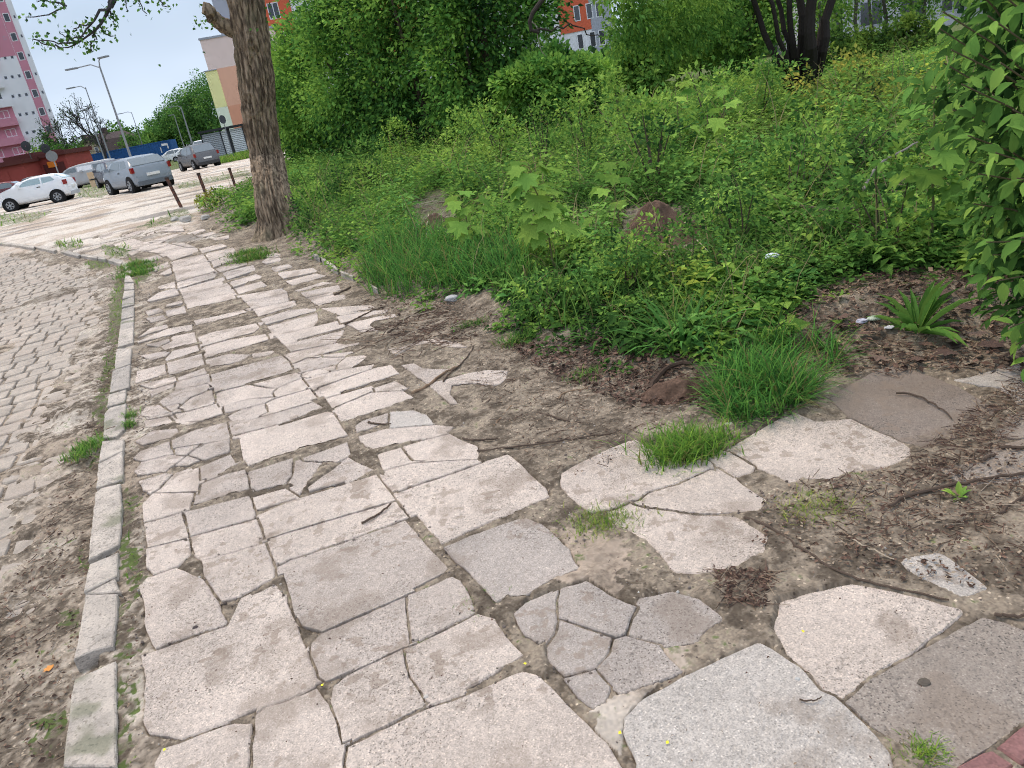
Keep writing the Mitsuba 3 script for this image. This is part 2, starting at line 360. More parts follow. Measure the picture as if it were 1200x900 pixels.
# ------------------------------------------------------------------ the ground and the paving
SLABS = '''w -1632 2706 -1618 2760 -1491 2780 -1371 2682 -1271 2553 -1206 2416 -1161 2342 -1263 2318 -1400 2271 -1493 2414 -1565 2588
w -1445 2251 -1397 2262 -1259 2305 -1161 2328 -1157 2472 -1034 2541 -982 2451 -925 2333 -881 2227 -832 2104 -759 1928 -843 1896 -918 1878 -1008 1846 -1164 1810 -1269 1851 -1300 1896 -1379 2118
w -1199 1782 -1151 1791 -997 1831 -949 1819 -929 1766 -925 1726 -893 1603 -1181 1667 -1198 1729
w -935 1841 -908 1864 -839 1877 -759 1910 -722 1848 -688 1772 -655 1693 -627 1598 -613 1540 -887 1601 -915 1724
p -1034 2655 -903 2695 -754 2754 -540 2821 -465 2655 -359 2423 -374 2394 -512 2320 -666 2245 -738 2220 -808 2195 -868 2234 -917 2331 -970 2474
p -819 2132 -796 2169 -518 2291 -499 2173 -481 2049 -555 2013 -666 1960 -737 1936 -762 1966 -807 2067
p -503 2299 -342 2364 -311 2334 -274 2223 -264 2156 -312 2124 -369 2086 -474 2047 -487 2147
w -691 1920 -651 1951 -500 2018 -490 1913 -443 1838 -436 1767 -462 1733 -558 1701 -646 1672 -668 1743 -709 1844 -711 1898
p -493 2016 -369 2070 -254 2130 -198 2086 -168 1992 -115 1888 -183 1851 -294 1791 -376 1765 -414 1770 -429 1816 -471 1890
w -632 1657 -545 1690 -438 1735 -295 1765 -185 1806 -127 1818 -90 1799 -53 1737 -4 1643 41 1557 70 1500 93 1421 96 1383 -610 1540 -630 1599
g -134 2089 -94 2134 5 2174 -6 2084 -2 2028 -11 1958 -65 1923 -108 1975 -130 2044
g 34 2171 125 2191 160 2138 200 2079 261 2005 222 1932 201 1898 163 1889 117 1932 56 1975 8 2025 15 2112
g -48 1899 -4 1956 10 2014 69 1966 156 1891 138 1829 92 1786 28 1781 -13 1779 -49 1852
g 284 2042 382 2041 442 1984 473 1910 480 1888 417 1856 386 1817 292 1824 247 1855 206 1891 237 1959
g 161 1880 198 1884 285 1821 300 1757 321 1699 254 1675 166 1660 135 1656 117 1685 89 1769 141 1828
g -13 1761 83 1771 113 1694 90 1636 52 1622 14 1687
c 145 1561 202 1608 308 1652 444 1701 554 1733 570 1711 610 1631 657 1501 682 1416 699 1327 675 1254 131 1375 147 1422 139 1484 133 1520
w 689 1899 781 1913 916 1916 993 1859 1078 1782 1124 1734 1046 1686 915 1625 802 1588 681 1517 650 1548 635 1675 634 1794
b 703 1482 783 1529 929 1587 1078 1640 1174 1677 1204 1650 1233 1606 1250 1558 1120 1378 1042 1356 921 1306 829 1272 792 1269 773 1322 736 1396 707 1445
c 1120 1984 1220 1978 1235 1903 1245 1810 1182 1801 1151 1863 1121 1931
w -585 3077 -466 3131 -206 3229 -82 3257 -46 3185 8 3015 60 2877 69 2796 49 2780 -98 2721 -258 2663 -386 2598 -451 2747 -534 2953
g -377 2564 -259 2616 -84 2666 -42 2659 13 2600 59 2491 94 2392 105 2306 114 2264 -13 2216 -91 2168 -149 2185 -187 2161 -221 2231 -279 2364 -343 2480
w 156 2976 220 3021 370 3109 499 3160 542 3046 587 2921 666 2868 742 2847 727 2784 590 2726 420 2675 366 2669 309 2640 214 2641 157 2784 139 2884
w 403 2638 457 2687 585 2709 739 2779 778 2735 804 2606 839 2475 800 2434 718 2456 605 2481 493 2555
w 284 2599 350 2633 489 2540 600 2467 692 2426 726 2361 762 2249 721 2182 618 2139 515 2135 435 2161 416 2257 384 2379 305 2496
w 738 2973 801 2946 851 2872 892 2745 876 2714 808 2694 774 2804
p 867 2907 1031 3010 1160 3093 1238 3117 1276 3002 1430 2966 1465 2815 1491 2649 1469 2610 1369 2567 1207 2579 1126 2549 1040 2602 995 2575 965 2650 918 2754
s 1440 2985 1458 3230 1633 3336 1849 3448 1886 3380 1940 3187 1958 3055 1963 2829 1908 2787 1792 2731 1670 2661 1571 2624 1524 2725 1474 2832
c 2001 3141 2067 3134 2341 3201 2464 3176 2301 2955 2088 2839 2128 3006
b 1516 2462 1656 2440 1783 2533 1897 2541 1968 2491 1810 2277 1722 2304 1541 2335
b 1844 2624 1971 2734 2053 2763 2072 2644 1983 2522 1911 2574
w -904 3970 -872 4026 -729 4069 -725 3934 -881 3867
c -715 4088 -579 4048 -496 3946 -454 3820 -605 3832 -702 3877
w -866 3816 -719 3850 -585 3812 -434 3776 -341 3711 -359 3664 -574 3622 -760 3611 -801 3659 -847 3742
w -735 3540 -615 3568 -580 3446 -547 3385 -642 3360 -693 3362
w -606 3575 -483 3603 -359 3621 -306 3525 -221 3408 -217 3274 -307 3303 -535 3389 -574 3481
w -682 3335 -537 3355 -369 3308 -225 3260 -206 3229 -347 3178 -486 3139 -592 3099 -640 3210
w -707 4898 -613 4880 -549 4742 -367 4624 -453 4497 -527 4476 -600 4639
w -515 4440 -408 4443 -258 4485 -130 4476 -6 4393 -36 4244 -80 4182 -240 4309 -354 4326 -364 4190 -313 4007 -362 4031 -425 4194
w -835 5306 -698 5303 -614 5374 -474 5349 -323 5174 -252 5014 -347 5071 -547 5271 -646 5272 -738 5171 -761 5146
w -2732 8332 -2258 8287 -2134 8031 -2612 8028
w -2565 7934 -2135 8001 -2051 7669 -2403 7563
w -2377 7517 -1969 7552 -1891 7303 -2232 7133
w -2186 7028 -1935 7178 -1756 7102 -1643 6921 -2070 6762
w -2036 6672 -1614 6827 -1554 6553 -1556 6422 -1907 6333
w -1880 6296 -1378 6391 -1283 6158 -1750 6000
w -1727 5949 -1258 6060 -1249 5917 -1281 5750 -1640 5752
w -1625 5708 -1266 5722 -1176 5631 -1076 5623 -1081 5573 -1342 5507 -1554 5465
p -1525 5400 -1454 5473 -1153 5315 -1187 5193 -1320 5192 -1441 5184
w -1176 5187 -1131 5302 -1003 5275 -964 5205 -1023 5100 -1159 5073
w -1412 5139 -1194 5166 -1179 5069 -1333 5038
w -1336 5470 -1115 5423 -1079 5385 -1133 5319 -1318 5426
w -1336 4996 -1133 5029 -904 5018 -906 4946 -1055 4886 -1267 4770
w -1243 4745 -1032 4860 -885 4935 -778 4932 -704 4723 -912 4649 -1175 4559
w -1159 4515 -878 4593 -845 4538 -877 4492 -983 4415 -1096 4344
w -855 4543 -723 4601 -621 4421 -691 4409 -840 4486
w -1075 4323 -866 4475 -654 4390 -584 4238 -724 4174 -885 4113 -996 4072 -1036 4174
w -1975 7878 -1572 7778 -1525 7561 -1837 7538
w -1786 7417 -1447 7414 -1401 7185 -1548 7160 -1653 7131
w -1610 6997 -1109 6763 -1057 6627 -1387 6623
w -1404 6565 -1125 6557 -928 6465 -944 6361 -1191 6374 -1316 6306
w -1273 6256 -1058 6284 -851 6274 -831 6173 -1010 6165 -1047 6064 -955 5845 -1097 5898 -1195 6121
w -3623 9075 -3455 9300 -3032 9036 -2924 8707 -3464 8658
w -3439 8607 -2867 8564 -2739 8212 -3232 8154
w -2977 7513 -2721 7520 -2492 7572 -2396 7425 -2879 7298
w -2678 6778 -2607 6865 -2192 6890 -2113 6701 -2121 6553 -2540 6443
w -2525 6394 -2325 6473 -1990 6428 -1917 6219 -2219 6096 -2380 6026
p -2353 5957 -2194 6008 -1983 5866 -2012 5761 -2112 5717 -2262 5735
w -1975 5879 -1800 5865 -1760 5788 -1920 5708
p -2172 5493 -1994 5568 -1691 5678 -1597 5489 -1517 5256 -1733 5167 -2013 5117
w -1987 5062 -1805 5092 -1682 5000 -1579 4892 -1570 4771 -1725 4786 -1874 4773
w -1763 5083 -1621 5121 -1477 5159 -1422 5086 -1456 5005 -1531 4894 -1586 4923
w -1554 4827 -1541 4900 -1407 5006 -1319 4797 -1394 4745 -1521 4721
w -1865 4744 -1704 4775 -1531 4727 -1572 4660 -1804 4595
w -1558 4641 -1515 4693 -1301 4749 -1220 4558 -1426 4459 -1508 4465
p -1731 4595 -1576 4638 -1518 4469 -1584 4411 -1698 4377 -1785 4529
w -1608 4141 -1370 4199 -1110 4285 -1073 4250 -931 3867 -1054 3825 -1275 3761 -1445 3705 -1519 3878
w -1705 4354 -1421 4434 -1232 4498 -1143 4367 -1377 4234 -1632 4181
p -1182 3646 -1021 3555 -1070 3293 -1152 3390
p -925 3504 -878 3556 -737 3369 -794 3314 -1035 3269 -1052 3308
p -1141 3666 -917 3765 -877 3593 -935 3531 -1124 3634
p -1415 3632 -1199 3704 -1166 3485 -1175 3399 -1321 3390
w -1298 3318 -1165 3351 -1079 3235 -1240 3185
w -1222 3130 -1112 3197 -819 3270 -715 3300 -607 3036 -1058 2935 -1144 2905
w -1135 2885 -1053 2911 -604 3007 -542 2848 -798 2754 -1007 2691 -1045 2666
w -2468 4901 -2288 4926 -2231 4806 -2391 4774
w -2164 4616 -2189 4768 -1879 4726 -1835 4598 -2030 4504
p -2318 4394 -2254 4524 -2090 4482 -2048 4399 -2078 4335 -2241 4315
p -2041 4303 -1952 4387 -1766 4431 -1665 4166 -1809 4141 -1998 4180
p -2228 4122 -2215 4215 -2067 4284 -1991 4106 -2134 4042
p -1839 4041 -1804 4125 -1656 4132 -1609 3943 -1730 3887
p -1987 4146 -1833 4137 -1871 4027 -1963 4080
p -2137 3924 -2143 4032 -1981 4060 -1882 4004 -1926 3839 -2098 3858
p -1897 3891 -1861 3995 -1757 3898 -1815 3857
w -2050 3765 -1916 3810 -1865 3765 -1943 3607 -1980 3644
w -1861 3788 -1778 3817 -1695 3649 -1659 3520 -1883 3595
p -1729 3809 -1589 3894 -1513 3746 -1572 3671 -1669 3639
p -1599 3369 -1652 3586 -1542 3648 -1443 3656 -1359 3416 -1461 3401
w -1919 3488 -1899 3579 -1663 3500 -1632 3340 -1840 3286
w -1826 3261 -1669 3297 -1560 3048 -1723 3035
w -1718 3007 -1552 3025 -1476 2869 -1500 2806 -1597 2776 -1657 2849
p -1650 3302 -1341 3345 -1254 3123 -1533 3057
w -1528 3041 -1243 3096 -1165 2896 -1416 2825 -1455 2862
w -1401 2804 -1147 2856 -1059 2648 -1050 2574 -1163 2493 -1227 2486 -1271 2553 -1354 2684
p -4057 9096 -4064 9484 -3863 9623 -3669 9111 -3992 9015
w -3689 8601 -3501 8717 -3432 8540 -3615 8487
p -3828 8458 -3686 8508 -3549 8262 -3693 8190
p -3528 8247 -3332 8314 -3197 7958 -3379 7919
p -3656 8053 -3466 8034 -3328 7777 -3513 7796
w -3419 7221 -3410 7524 -3262 7552 -3179 7398 -3312 7340
w -3366 7054 -3259 7235 -3124 7362 -2932 7333 -2853 7114 -3028 7088 -3337 7014
w -3027 6718 -2997 7001 -2799 7010 -2643 6587 -2914 6548
p -3189 6837 -3008 6919 -2962 6825 -3017 6691
p -3129 6518 -2880 6488 -2840 6312 -2929 6289
p -2791 6209 -2816 6451 -2602 6481 -2525 6278 -2745 6146
p -2579 5714 -2699 6084 -2466 6167 -2329 5806
p -2839 5696 -2956 6020 -2742 6074 -2621 5769 -2817 5669
w -2780 5603 -2510 5645 -2470 5561 -2629 5465
w -2470 5592 -2304 5725 -2241 5593 -2430 5510
w -2615 5399 -2471 5471 -2432 5363 -2536 5246
p -2394 5314 -2450 5505 -2216 5548 -2137 5324 -2279 5311
p -2424 5083 -2382 5280 -2138 5296 -2095 5187 -2202 5077 -2244 4968 -2341 4964
w -2213 4876 -2191 5046 -2073 5148 -1965 4855 -2111 4802
w -2475 4880 -2498 5015 -2400 5019 -2251 4821 -2375 4796
w -2206 4776 -2101 4774 -1945 4820 -1854 4607 -1952 4539 -2115 4593
w -2406 4752 -2243 4746 -2159 4613 -2284 4604 -2351 4635
w -5263 13047 -4940 13230 -4542 12593 -4841 12189
w -4801 12044 -4337 12164 -4054 11465 -4516 11327
w -4467 11187 -4010 11322 -3761 10710 -3615 10356 -4079 10192
w -4007 10010 -3605 10260 -3429 9857 -3828 9520
w -3786 9450 -3348 9710 -3173 9258 -3607 9029
w -5852 13865 -5580 14065 -5079 13497 -5334 13175
w -6294 14568 -6169 14945 -5699 14323 -5872 13950
w -7552 16119 -7250 16539 -7038 16233 -7134 15547
w -7085 15498 -7038 16233 -6259 15112 -6382 14655 -6620 14777
w -5736 14575 -5363 14264 -4822 13240 -5004 13422
w -4655 12948 -4299 13036 -4088 12632 -4421 12359
w -4331 12214 -3912 12333 -3719 11795 -4024 11438
w -3937 11256 -3707 11673 -3523 11076 -3734 10686
w -3656 10526 -3282 10706 -3176 10374 -3478 10150
w -3436 10072 -3061 10226 -2915 9792 -3200 9508
w -3121 9291 -2837 9480 -2657 9173 -2963 8910
w -2918 8805 -2633 8930 -2489 8603 -2764 8420
w -7136 17865 -6391 17205 -5990 16201 -6733 16940
w -5852 15791 -5522 15937 -5351 15572 -5459 15117
w -5377 14950 -5056 15158 -4907 14752 -5052 14524
w -7204 16574 -6992 17135 -6824 16772 -6997 16356
w -6403 15569 -6131 15929 -5944 15809 -5993 15063
w -7958 17731 -7446 17828 -7256 17335 -7525 16913
w -8817 18277 -8560 18769 -8343 18336 -8358 17613
w -4794 14029 -4462 14038 -4345 13624 -4546 13627
w -6416 14277 -6334 14400 -6120 14125 -6118 13797
w -5653 12937 -5487 13260 -5204 12753 -5306 12286
w -5024 11723 -4883 12119 -4654 11599 -4818 11348
w -4594 10969 -4577 11381 -4378 10877 -4453 10805
w -4273 9947 -4066 10099 -3882 9600 -4128 9756
w -2757 9781 -2486 9755 -2377 9489 -2563 9366
w -2552 9317 -2073 9180 -1953 8880 -2365 8856
w -2288 8649 -1969 8781 -1795 8525 -2141 8325
w -2059 8035 -1791 8210 -1644 8058 -1978 7973
w -1975 7878 -1576 7906 -1507 7636 -1843 7572
w -1815 7493 -1543 7487 -1407 7327 -1570 7123 -1658 7161
w -3094 10877 -2975 11021 -2714 10568 -3024 10711
w -2984 10339 -2958 10601 -2735 10393 -2636 10115 -2870 10145'''
KERBS = '''k -1481 1778 -1631 2164 -1522 2218 -1319 1741
k -1688 2284 -1834 2690 -1695 2657 -1573 2319 -1641 2315
k -1833 2703 -1756 2771 -1699 2677
k -1858 2730 -1930 2937 -1837 2996 -1764 2803
k -1957 2986 -2246 3700 -2237 3743 -2144 3754 -1986 3388 -1865 3074
k -2271 3768 -2406 4100 -2325 4219 -2154 3806
k -2425 4143 -2546 4464 -2407 4433 -2335 4244
k -2578 4551 -2787 5053 -2784 5129 -2692 5162 -2488 4630 -2488 4522
k -2818 5171 -2928 5444 -2828 5494 -2709 5192
k -2949 5512 -3181 6109 -3078 6192 -2831 5555
k -3188 6155 -3466 6858 -3299 6771 -3101 6248
k -3487 6933 -3948 8114 -3841 8179 -3376 6994
k -3980 8201 -4212 8778 -4097 8820 -3862 8233
k -4264 8902 -4432 9326 -4341 9431 -4140 8928
k -4490 9465 -4709 10041 -4552 9957 -4380 9524
k -4748 10141 -4945 10628 -4789 10544 -4595 10060
k -5004 10778 -5286 11489 -5176 11349 -4826 10634
k -5328 11592 -5454 11926 -5319 11809 -5181 11467
k -5811 12629 -5974 13080 -5629 12466 -5532 12116
k -6480 13637 -6426 13747 -5997 13136 -5922 12838
k -6899 14185 -6971 14408 -6696 14048 -6608 13816
k -7694 15223 -7761 15427 -7037 14495 -6943 14226
k -8766 16614 -8680 16687 -7788 15424 -7736 15193
k -10319 18545 -10092 18497 -9092 17088 -9059 16897
k -13301 21906 -11921 20477 -10357 18618 -10201 18255 -11683 20045 -13017 21414'''
EDGING = '''e -2221 10005 -2025 9511 -2016 9400 -2191 9840
e -2012 9481 -1821 8998 -1819 8879 -2000 9361
e -1804 8944 -1642 8467 -1649 8401 -1808 8831
e -1603 8363 -1394 7887 -1404 7851 -1599 8276
e -1164 7339 -1073 7129 -1075 7076 -1164 7277'''


def pieces(text):
    for line in text.strip().split("\n"):
        w = line.split()
        yield w[0], np.array(list(map(int, w[1:])), float).reshape(-1, 2) / 1000


def slab_mesh(pts, rng, z=0.0, thick=0.06, inset=0.004, chamfer=0.005, rough=0.003, step=0.03, tilt=0.006):
    """a broken slab: ragged outline, worn edge, slightly tilted top"""
    P = Polygon(pts)
    q = P.buffer(-inset, join_style="mitre")
    if q.is_empty or q.area < 0.3 * P.area:
        q = P
    if q.geom_type != "Polygon":
        q = max(q.geoms, key=lambda a: a.area)
    q = q.segmentize(step)
    r = np.array(q.exterior.coords)[:-1]
    if Polygon(r).exterior.is_ccw is False:
        r = r[::-1]
    t = unit(np.roll(r, -1, 0) - np.roll(r, 1, 0))
    nrm = np.column_stack([-t[:, 1], t[:, 0]])
    s = rng.uniform(0, 100)
    jag = meshkit.fbm(np.column_stack([r * 22, np.full(len(r), s)]), 3) - 0.5 + 0.5 * np.clip(meshkit.noise(np.column_stack([r * 9, np.full(len(r), s + 3)])) - 0.70, 0, 1) * 3
    r = r + nrm * (jag * 2 * rough)[:, None]
    top = r + nrm * (chamfer * (0.6 + 0.9 * meshkit.noise(np.column_stack([r * 30, np.full(len(r), s + 7)]))))[:, None]
    if not Polygon(top).is_valid:
        top = r + nrm * 0.001
    c = r.mean(0)
    g = rng.normal(0, tilt, 2)

    def lift(a, dz):
        return np.column_stack([a, land(a[:, 0], a[:, 1]) + z + dz + (a - c) @ g])
    n = len(r)
    tri = mapbox_earcut.triangulate_float64(top, np.array([n], np.uint32)).reshape(-1, 3).astype(int)
    v = np.vstack([lift(top, 0), lift(r, -1.1 * chamfer), lift(r, -thick)])
    i = np.arange(n)
    j = (i + 1) % n
    sides = [np.column_stack(x) for x in ([i + n, j + n, j], [i + n, j, i], [i + 2 * n, j + 2 * n, j + n], [i + 2 * n, j + n, i + n])]
    a, b = top[tri[:, 1]] - top[tri[:, 0]], top[tri[:, 2]] - top[tri[:, 0]]
    tri = np.where((a[:, 0] * b[:, 1] - a[:, 1] * b[:, 0] < 0)[:, None], tri[:, ::-1], tri)
    return v, np.vstack([tri] + sides)


labels["sidewalk"] = {"kind": "structure", "label": "old cracked pavement of square concrete slabs curving away beside the kerb"}
labels["kerb"] = {"kind": "structure", "label": "low worn concrete kerb between the stone road and the pavement"}
labels["road"] = {"kind": "structure", "label": "old road of worn stone setts half buried in sand"}
rng = np.random.default_rng(11)
SLAB_POLYS = []
ROWS = list(pieces(SLABS))
SLAB_POLYS = [Polygon(q) for _, q in ROWS]


def fitted(k, grow, gap):
    """the slab grown towards its neighbours, a narrow joint left between them"""
    me = SLAB_POLYS[k].buffer(grow, join_style="mitre", mitre_limit=3).intersection(FILLED).union(SLAB_POLYS[k].buffer(0.018 if SLAB_POLYS[k].centroid.x > 0.25 else 0.0))
    for j, o in enumerate(SLAB_POLYS):
        if j != k and o.distance(me) < 0.03 + gap:
            me = me.difference((FIT[j] if j < k else o).buffer(gap, join_style="mitre", mitre_limit=2))
    if me.geom_type != "Polygon":
        me = max(me.geoms, key=lambda a: a.area)
    return Polygon(me.exterior).simplify(0.001)


import shapely


def reach(q):
    """how far a slab may be grown to meet its neighbours: wider where it lies far off and was seen edge on"""
    r = math.hypot(q.centroid.x, q.centroid.y)
    return 0.016 + 0.0013 * r * r


parts = []
for lo, hi in ((0, 3), (2.5, 4.2), (3.6, 6), (5, 8.5), (7.5, 11.5), (10.5, 22)):
    band = [q for q in SLAB_POLYS if lo <= math.hypot(q.centroid.x, q.centroid.y) < hi]
    if band:
        w = 0.018 + 0.0010 * lo * lo
        parts.append(shapely.union_all([q.buffer(w, join_style="mitre") for q in band]).buffer(-w, join_style="mitre"))
FILLED = shapely.union_all(parts)
FIT = []
for k in range(len(SLAB_POLYS)):
    far = np.hypot(*SLAB_POLYS[k].centroid.coords[0])
    FIT.append(fitted(k, reach(SLAB_POLYS[k]), 0.0045 + 0.0016 * far))
SLAB_POLYS = FIT
for (kind, _), fit in zip(ROWS, FIT):
    pts = np.array(fit.exterior.coords)[:-1]
    far = np.hypot(*pts.mean(0))
    k = {"w": 0, "p": 1, "g": 2, "c": 3, "b": 4, "s": 5}[kind]
    if k in (0, 1) and rng.random() < 0.12:
        k = 1 - k
    v, f = slab_mesh(pts, rng, z=0.003 + rng.uniform(-0.0015, 0.0035) - (0.004 if pts.mean(0)[0] > 0.25 and kind != "c" else 0), inset=0.0, chamfer=0.004, rough=0.0065 if far < 6 else 0.009, step=0.025 if far < 5 else 0.06,
                     tilt=0.006 if far < 8 else 0.003)
    add("slab", mikit.ply((v, f), "mat_slab", uv=np.column_stack([v[:, 0] + 0.31 * v[:, 2] + 100 * k, v[:, 1] + 0.27 * v[:, 2]])), "sidewalk")
for kind, pts in pieces(KERBS):
    v, f = slab_mesh(pts, rng, z=0.016 + rng.uniform(-0.003, 0.004), thick=0.25, inset=-0.005, chamfer=0.0045, rough=0.006, step=0.03, tilt=0.003)
    add("stone", mikit.ply((v, f), "mat_kerb"), "kerb")
for kind, pts in pieces(EDGING):
    v, f = slab_mesh(pts, rng, z=0.06, thick=0.12, inset=0.0, chamfer=0.01, rough=0.012, step=0.04, tilt=0.02)
    EDGE_N = globals().get("EDGE_N", -1) + 1
    key = thing("edging_stone", ("pale edging sliver nearest the leaning tree", "short edging sliver second from the leaning tree", "pale edging sliver in the middle of the row along the bank", "pale edging sliver fourth from the leaning tree", "small pale edging end at the left of the long grass")[EDGE_N], "edging", "broken edging pieces along the bank")
    scene[key] = mikit.ply((v, f), "mat_kerb")

# red clinker pavers in the lower right corner
labels["brick_path"] = {"kind": "structure", "label": "corner of a path of dull red pavers meeting the grey slabs"}
scene["mat_paver"] = {"type": "bumpmap", "arbitrary": mikit.proc(lambda p, n, uv: fbm(p.x * 60, p.y * 60, p.z * 60, 3), 0.002), "scale": 0.003,
                      "bsdf": {"type": "principled", "base_color": mikit.proc(lambda p, n, uv: mi.Color3f(0.20, 0.10, 0.095) * (0.7 + 0.6 * fbm(p.x * 22, p.y * 22, 0, 4)) * (0.8 + 0.4 * noise(p.x * 200, p.y * 200))), "roughness": 0.85}}
for q in ([(0.826, 1.256), (0.904, 1.279), (0.930, 1.281), (0.950, 1.232), (0.835, 1.172)], [(0.941, 1.286), (1.019, 1.324), (1.147, 1.364), (1.134, 1.265), (0.962, 1.231)], [(1.150, 1.369), (1.323, 1.427), (1.325, 1.315), (1.143, 1.266)], [(0.954, 1.226), (1.121, 1.250), (1.117, 1.171), (0.954, 1.129)]):
    SLAB_POLYS.append(Polygon(q))
    v, f = slab_mesh(np.array(q), rng, z=0.006, inset=0.002, chamfer=0.006, rough=0.002, step=0.03, tilt=0.01)
    add("paver", mikit.ply((v, f), "mat_paver"), "brick_path")

# setts of the road, in courses
cu, sv = np.array([math.cos(math.radians(20)), math.sin(math.radians(20))]), np.array([-math.sin(math.radians(20)), math.cos(math.radians(20))])
sett_list = []
rng = np.random.default_rng(5)
for b in range(-2, 100):
    off = rng.uniform(0, 0.2)
    wide = rng.uniform(-0.012, 0.012)
    a = -26.0 + off
    while a < 2:
        w = rng.uniform(0.17, 0.235)
        c = cu * (a + w / 2) + sv * (b * 0.275 + 0.02 * math.sin(a * 0.7))
        sett_list.append((c, w, 0.275 + wide))
        a += w
C = np.array([s[0] for s in sett_list])
sd = side_of(KERB_LINE, C[:, 0], C[:, 1])
rel = np.column_stack([C, np.full(len(C), -0.07)]) - EYE
dep = rel @ FWD
RIGHT = np.cross(FWD, UP)
px, py = 600 + 900 * (rel @ RIGHT) / np.maximum(dep, 0.1), 450 - 900 * (rel @ UP) / np.maximum(dep, 0.1)
ok = (sd < -0.2) & (dep > 0.5) & (px > -120) & (py < 1000) & (np.hypot(C[:, 0], C[:, 1]) < 26)
order = [k for k in np.argsort(np.hypot(C[:, 0], C[:, 1])) if ok[k]]


def sett_mesh(c, w, d, rng):
    w, d = w - 0.016 - rng.uniform(0, 0.008), d - 0.022 - rng.uniform(0, 0.008)
    k = 0.11 * min(w, d)
    o = np.array([[-w / 2 + k, -d / 2], [w / 2 - k, -d / 2], [w / 2, -d / 2 + k], [w / 2, d / 2 - k], [w / 2 - k, d / 2], [-w / 2 + k, d / 2], [-w / 2, d / 2 - k], [-w / 2, -d / 2 + k]])
    o = o + rng.normal(0, 0.0035, o.shape)
    z = -0.068 + rng.uniform(-0.005, 0.005)
    tl = rng.normal(0, 0.012, 2)
    rings = []
    for sc, dz in ((1.0, -0.08), (1.0, -0.010), (0.92, 0.0)):
        q = o * sc
        rings.append(np.column_stack([c[0] + q[:, :1] * cu[0] + q[:, 1:] * sv[0], c[1] + q[:, :1] * cu[1] + q[:, 1:] * sv[1], z + dz + q @ tl]))
    v = np.vstack(rings + [[[c[0], c[1], z + 0.002]]])
    v[:, 2] += land(v[:, 0], v[:, 1])
    i = np.arange(8)
    j = (i + 1) % 8
    f = np.vstack([np.column_stack(x) for x in ([i, j, j + 8], [i, j + 8, i + 8], [i + 8, j + 8, j + 16], [i + 8, j + 16, i + 16], [i + 16, j + 16, i * 0 + 24])])
    return v, f


rest = MB()
for n, k in enumerate(order):
    v, f = sett_mesh(*sett_list[k], rng)
    if n < 300:
        add("sett", mikit.ply((v, f), "mat_sett", smooth=40), "road")
    else:
        rest.add(v, f)
v, f, _ = rest.mesh()
add("far_setts", mikit.ply((v, f), "mat_sett", smooth=40), "road", kind="stuff")

# the ground itself: one sheet, fine near the camera, out to the horizon
GREEN = [Polygon(q) for q in (
    [(-3.675, 7.015), (-3.626, 7.246), (-2.879, 5.346), (-2.407, 4.126), (-2.505, 4.166), (-2.927, 5.202)], [(-6.111, 13.162), (-5.014, 10.895), (-3.583, 7.222), (-3.776, 7.284), (-5.075, 10.420)], [(-2.730, 5.262), (-2.578, 5.036), (-2.427, 4.645), (-2.509, 4.719)], [(-2.138, 3.743), (-2.021, 3.638), (-1.639, 2.698), (-1.726, 2.723)],
    [(-1.703, 2.686), (-1.684, 2.719), (-1.442, 2.166), (-1.209, 1.555), (-1.247, 1.561), (-1.486, 2.137)], [(-6.281, 14.079), (-4.778, 11.111), (-4.589, 10.135), (-5.433, 11.923)], [(-7.852, 16.452), (-6.847, 15.477), (-6.092, 13.612), (-6.882, 14.467)], [(-10.171, 19.106), (-8.856, 17.863), (-8.344, 16.658), (-9.104, 17.170)], [(-7.431, 14.757), (-6.475, 13.880), (-6.152, 12.921), (-6.725, 13.425)],
    [(-20.166, 41.320), (-28.614, 59.897), (-31.272, 70.565), (-17.693, 40.698), (-15.237, 33.358)], [(-21.014, 36.107), (-15.811, 30.632), (-14.251, 26.133), (-15.957, 26.657)], [(-24.126, 37.366), (-20.672, 36.188), (-14.516, 26.102), (-18.159, 27.878)], [(-7.907, 18.521), (-7.798, 21.479), (-6.594, 18.710), (-7.243, 17.819)], [(-12.180, 33.316), (-9.383, 34.520), (-8.097, 29.786), (-10.307, 28.778)],
    [(-34.110, 89.829), (-97.064, 269.021), (-82.323, 265.527), (-33.119, 106.560), (-24.544, 69.793)], [(-21.089, 68.196), (-19.460, 76.239), (-14.745, 57.312), (-17.310, 56.486)],
    [(-1.966, 2.719), (-1.888, 2.720), (-1.811, 2.531), (-1.910, 2.539)], [(-2.139, 3.186), (-2.062, 3.159), (-1.984, 2.977), (-2.065, 2.998)], [(-1.773, 2.093), (-1.641, 2.084), (-1.550, 1.857), (-1.689, 1.891)])]
PALE = [Polygon(q) for q in ([(-17.135, 22.348), (-47.854, 64.089), (-13.010, 27.772), (-11.171, 30.168), (-8.057, 33.515), (-6.539, 26.879), (-7.838, 24.432), (-7.523, 20.510), (-8.078, 18.448), (-8.062, 17.020)], [(-18.732, 51.370), (-13.327, 51.687), (-9.253, 35.487), (-11.827, 33.018)])]
SANDY = [Polygon(q) for q in ([(-10.693, 17.064), (-5.964, 13.230), (-3.376, 6.595), (-3.039, 5.423), (-2.348, 3.409), (-2.649, 3.349)], [(-0.311, 2.564), (0.026, 2.579), (0.314, 2.348), (0.185, 2.008), (0.042, 2.191)], [(0.057, 1.730), (0.349, 1.801), (0.216, 1.398), (0.031, 1.442)])]


def inside(polys, x, y):
    import shapely
    m = np.zeros(x.shape, bool)
    for q in polys:
        b = q.bounds
        c = (x > b[0]) & (x < b[2]) & (y > b[1]) & (y < b[3])
        if c.any():
            m[c] |= shapely.contains_xy(q, x[c], y[c])
    return m


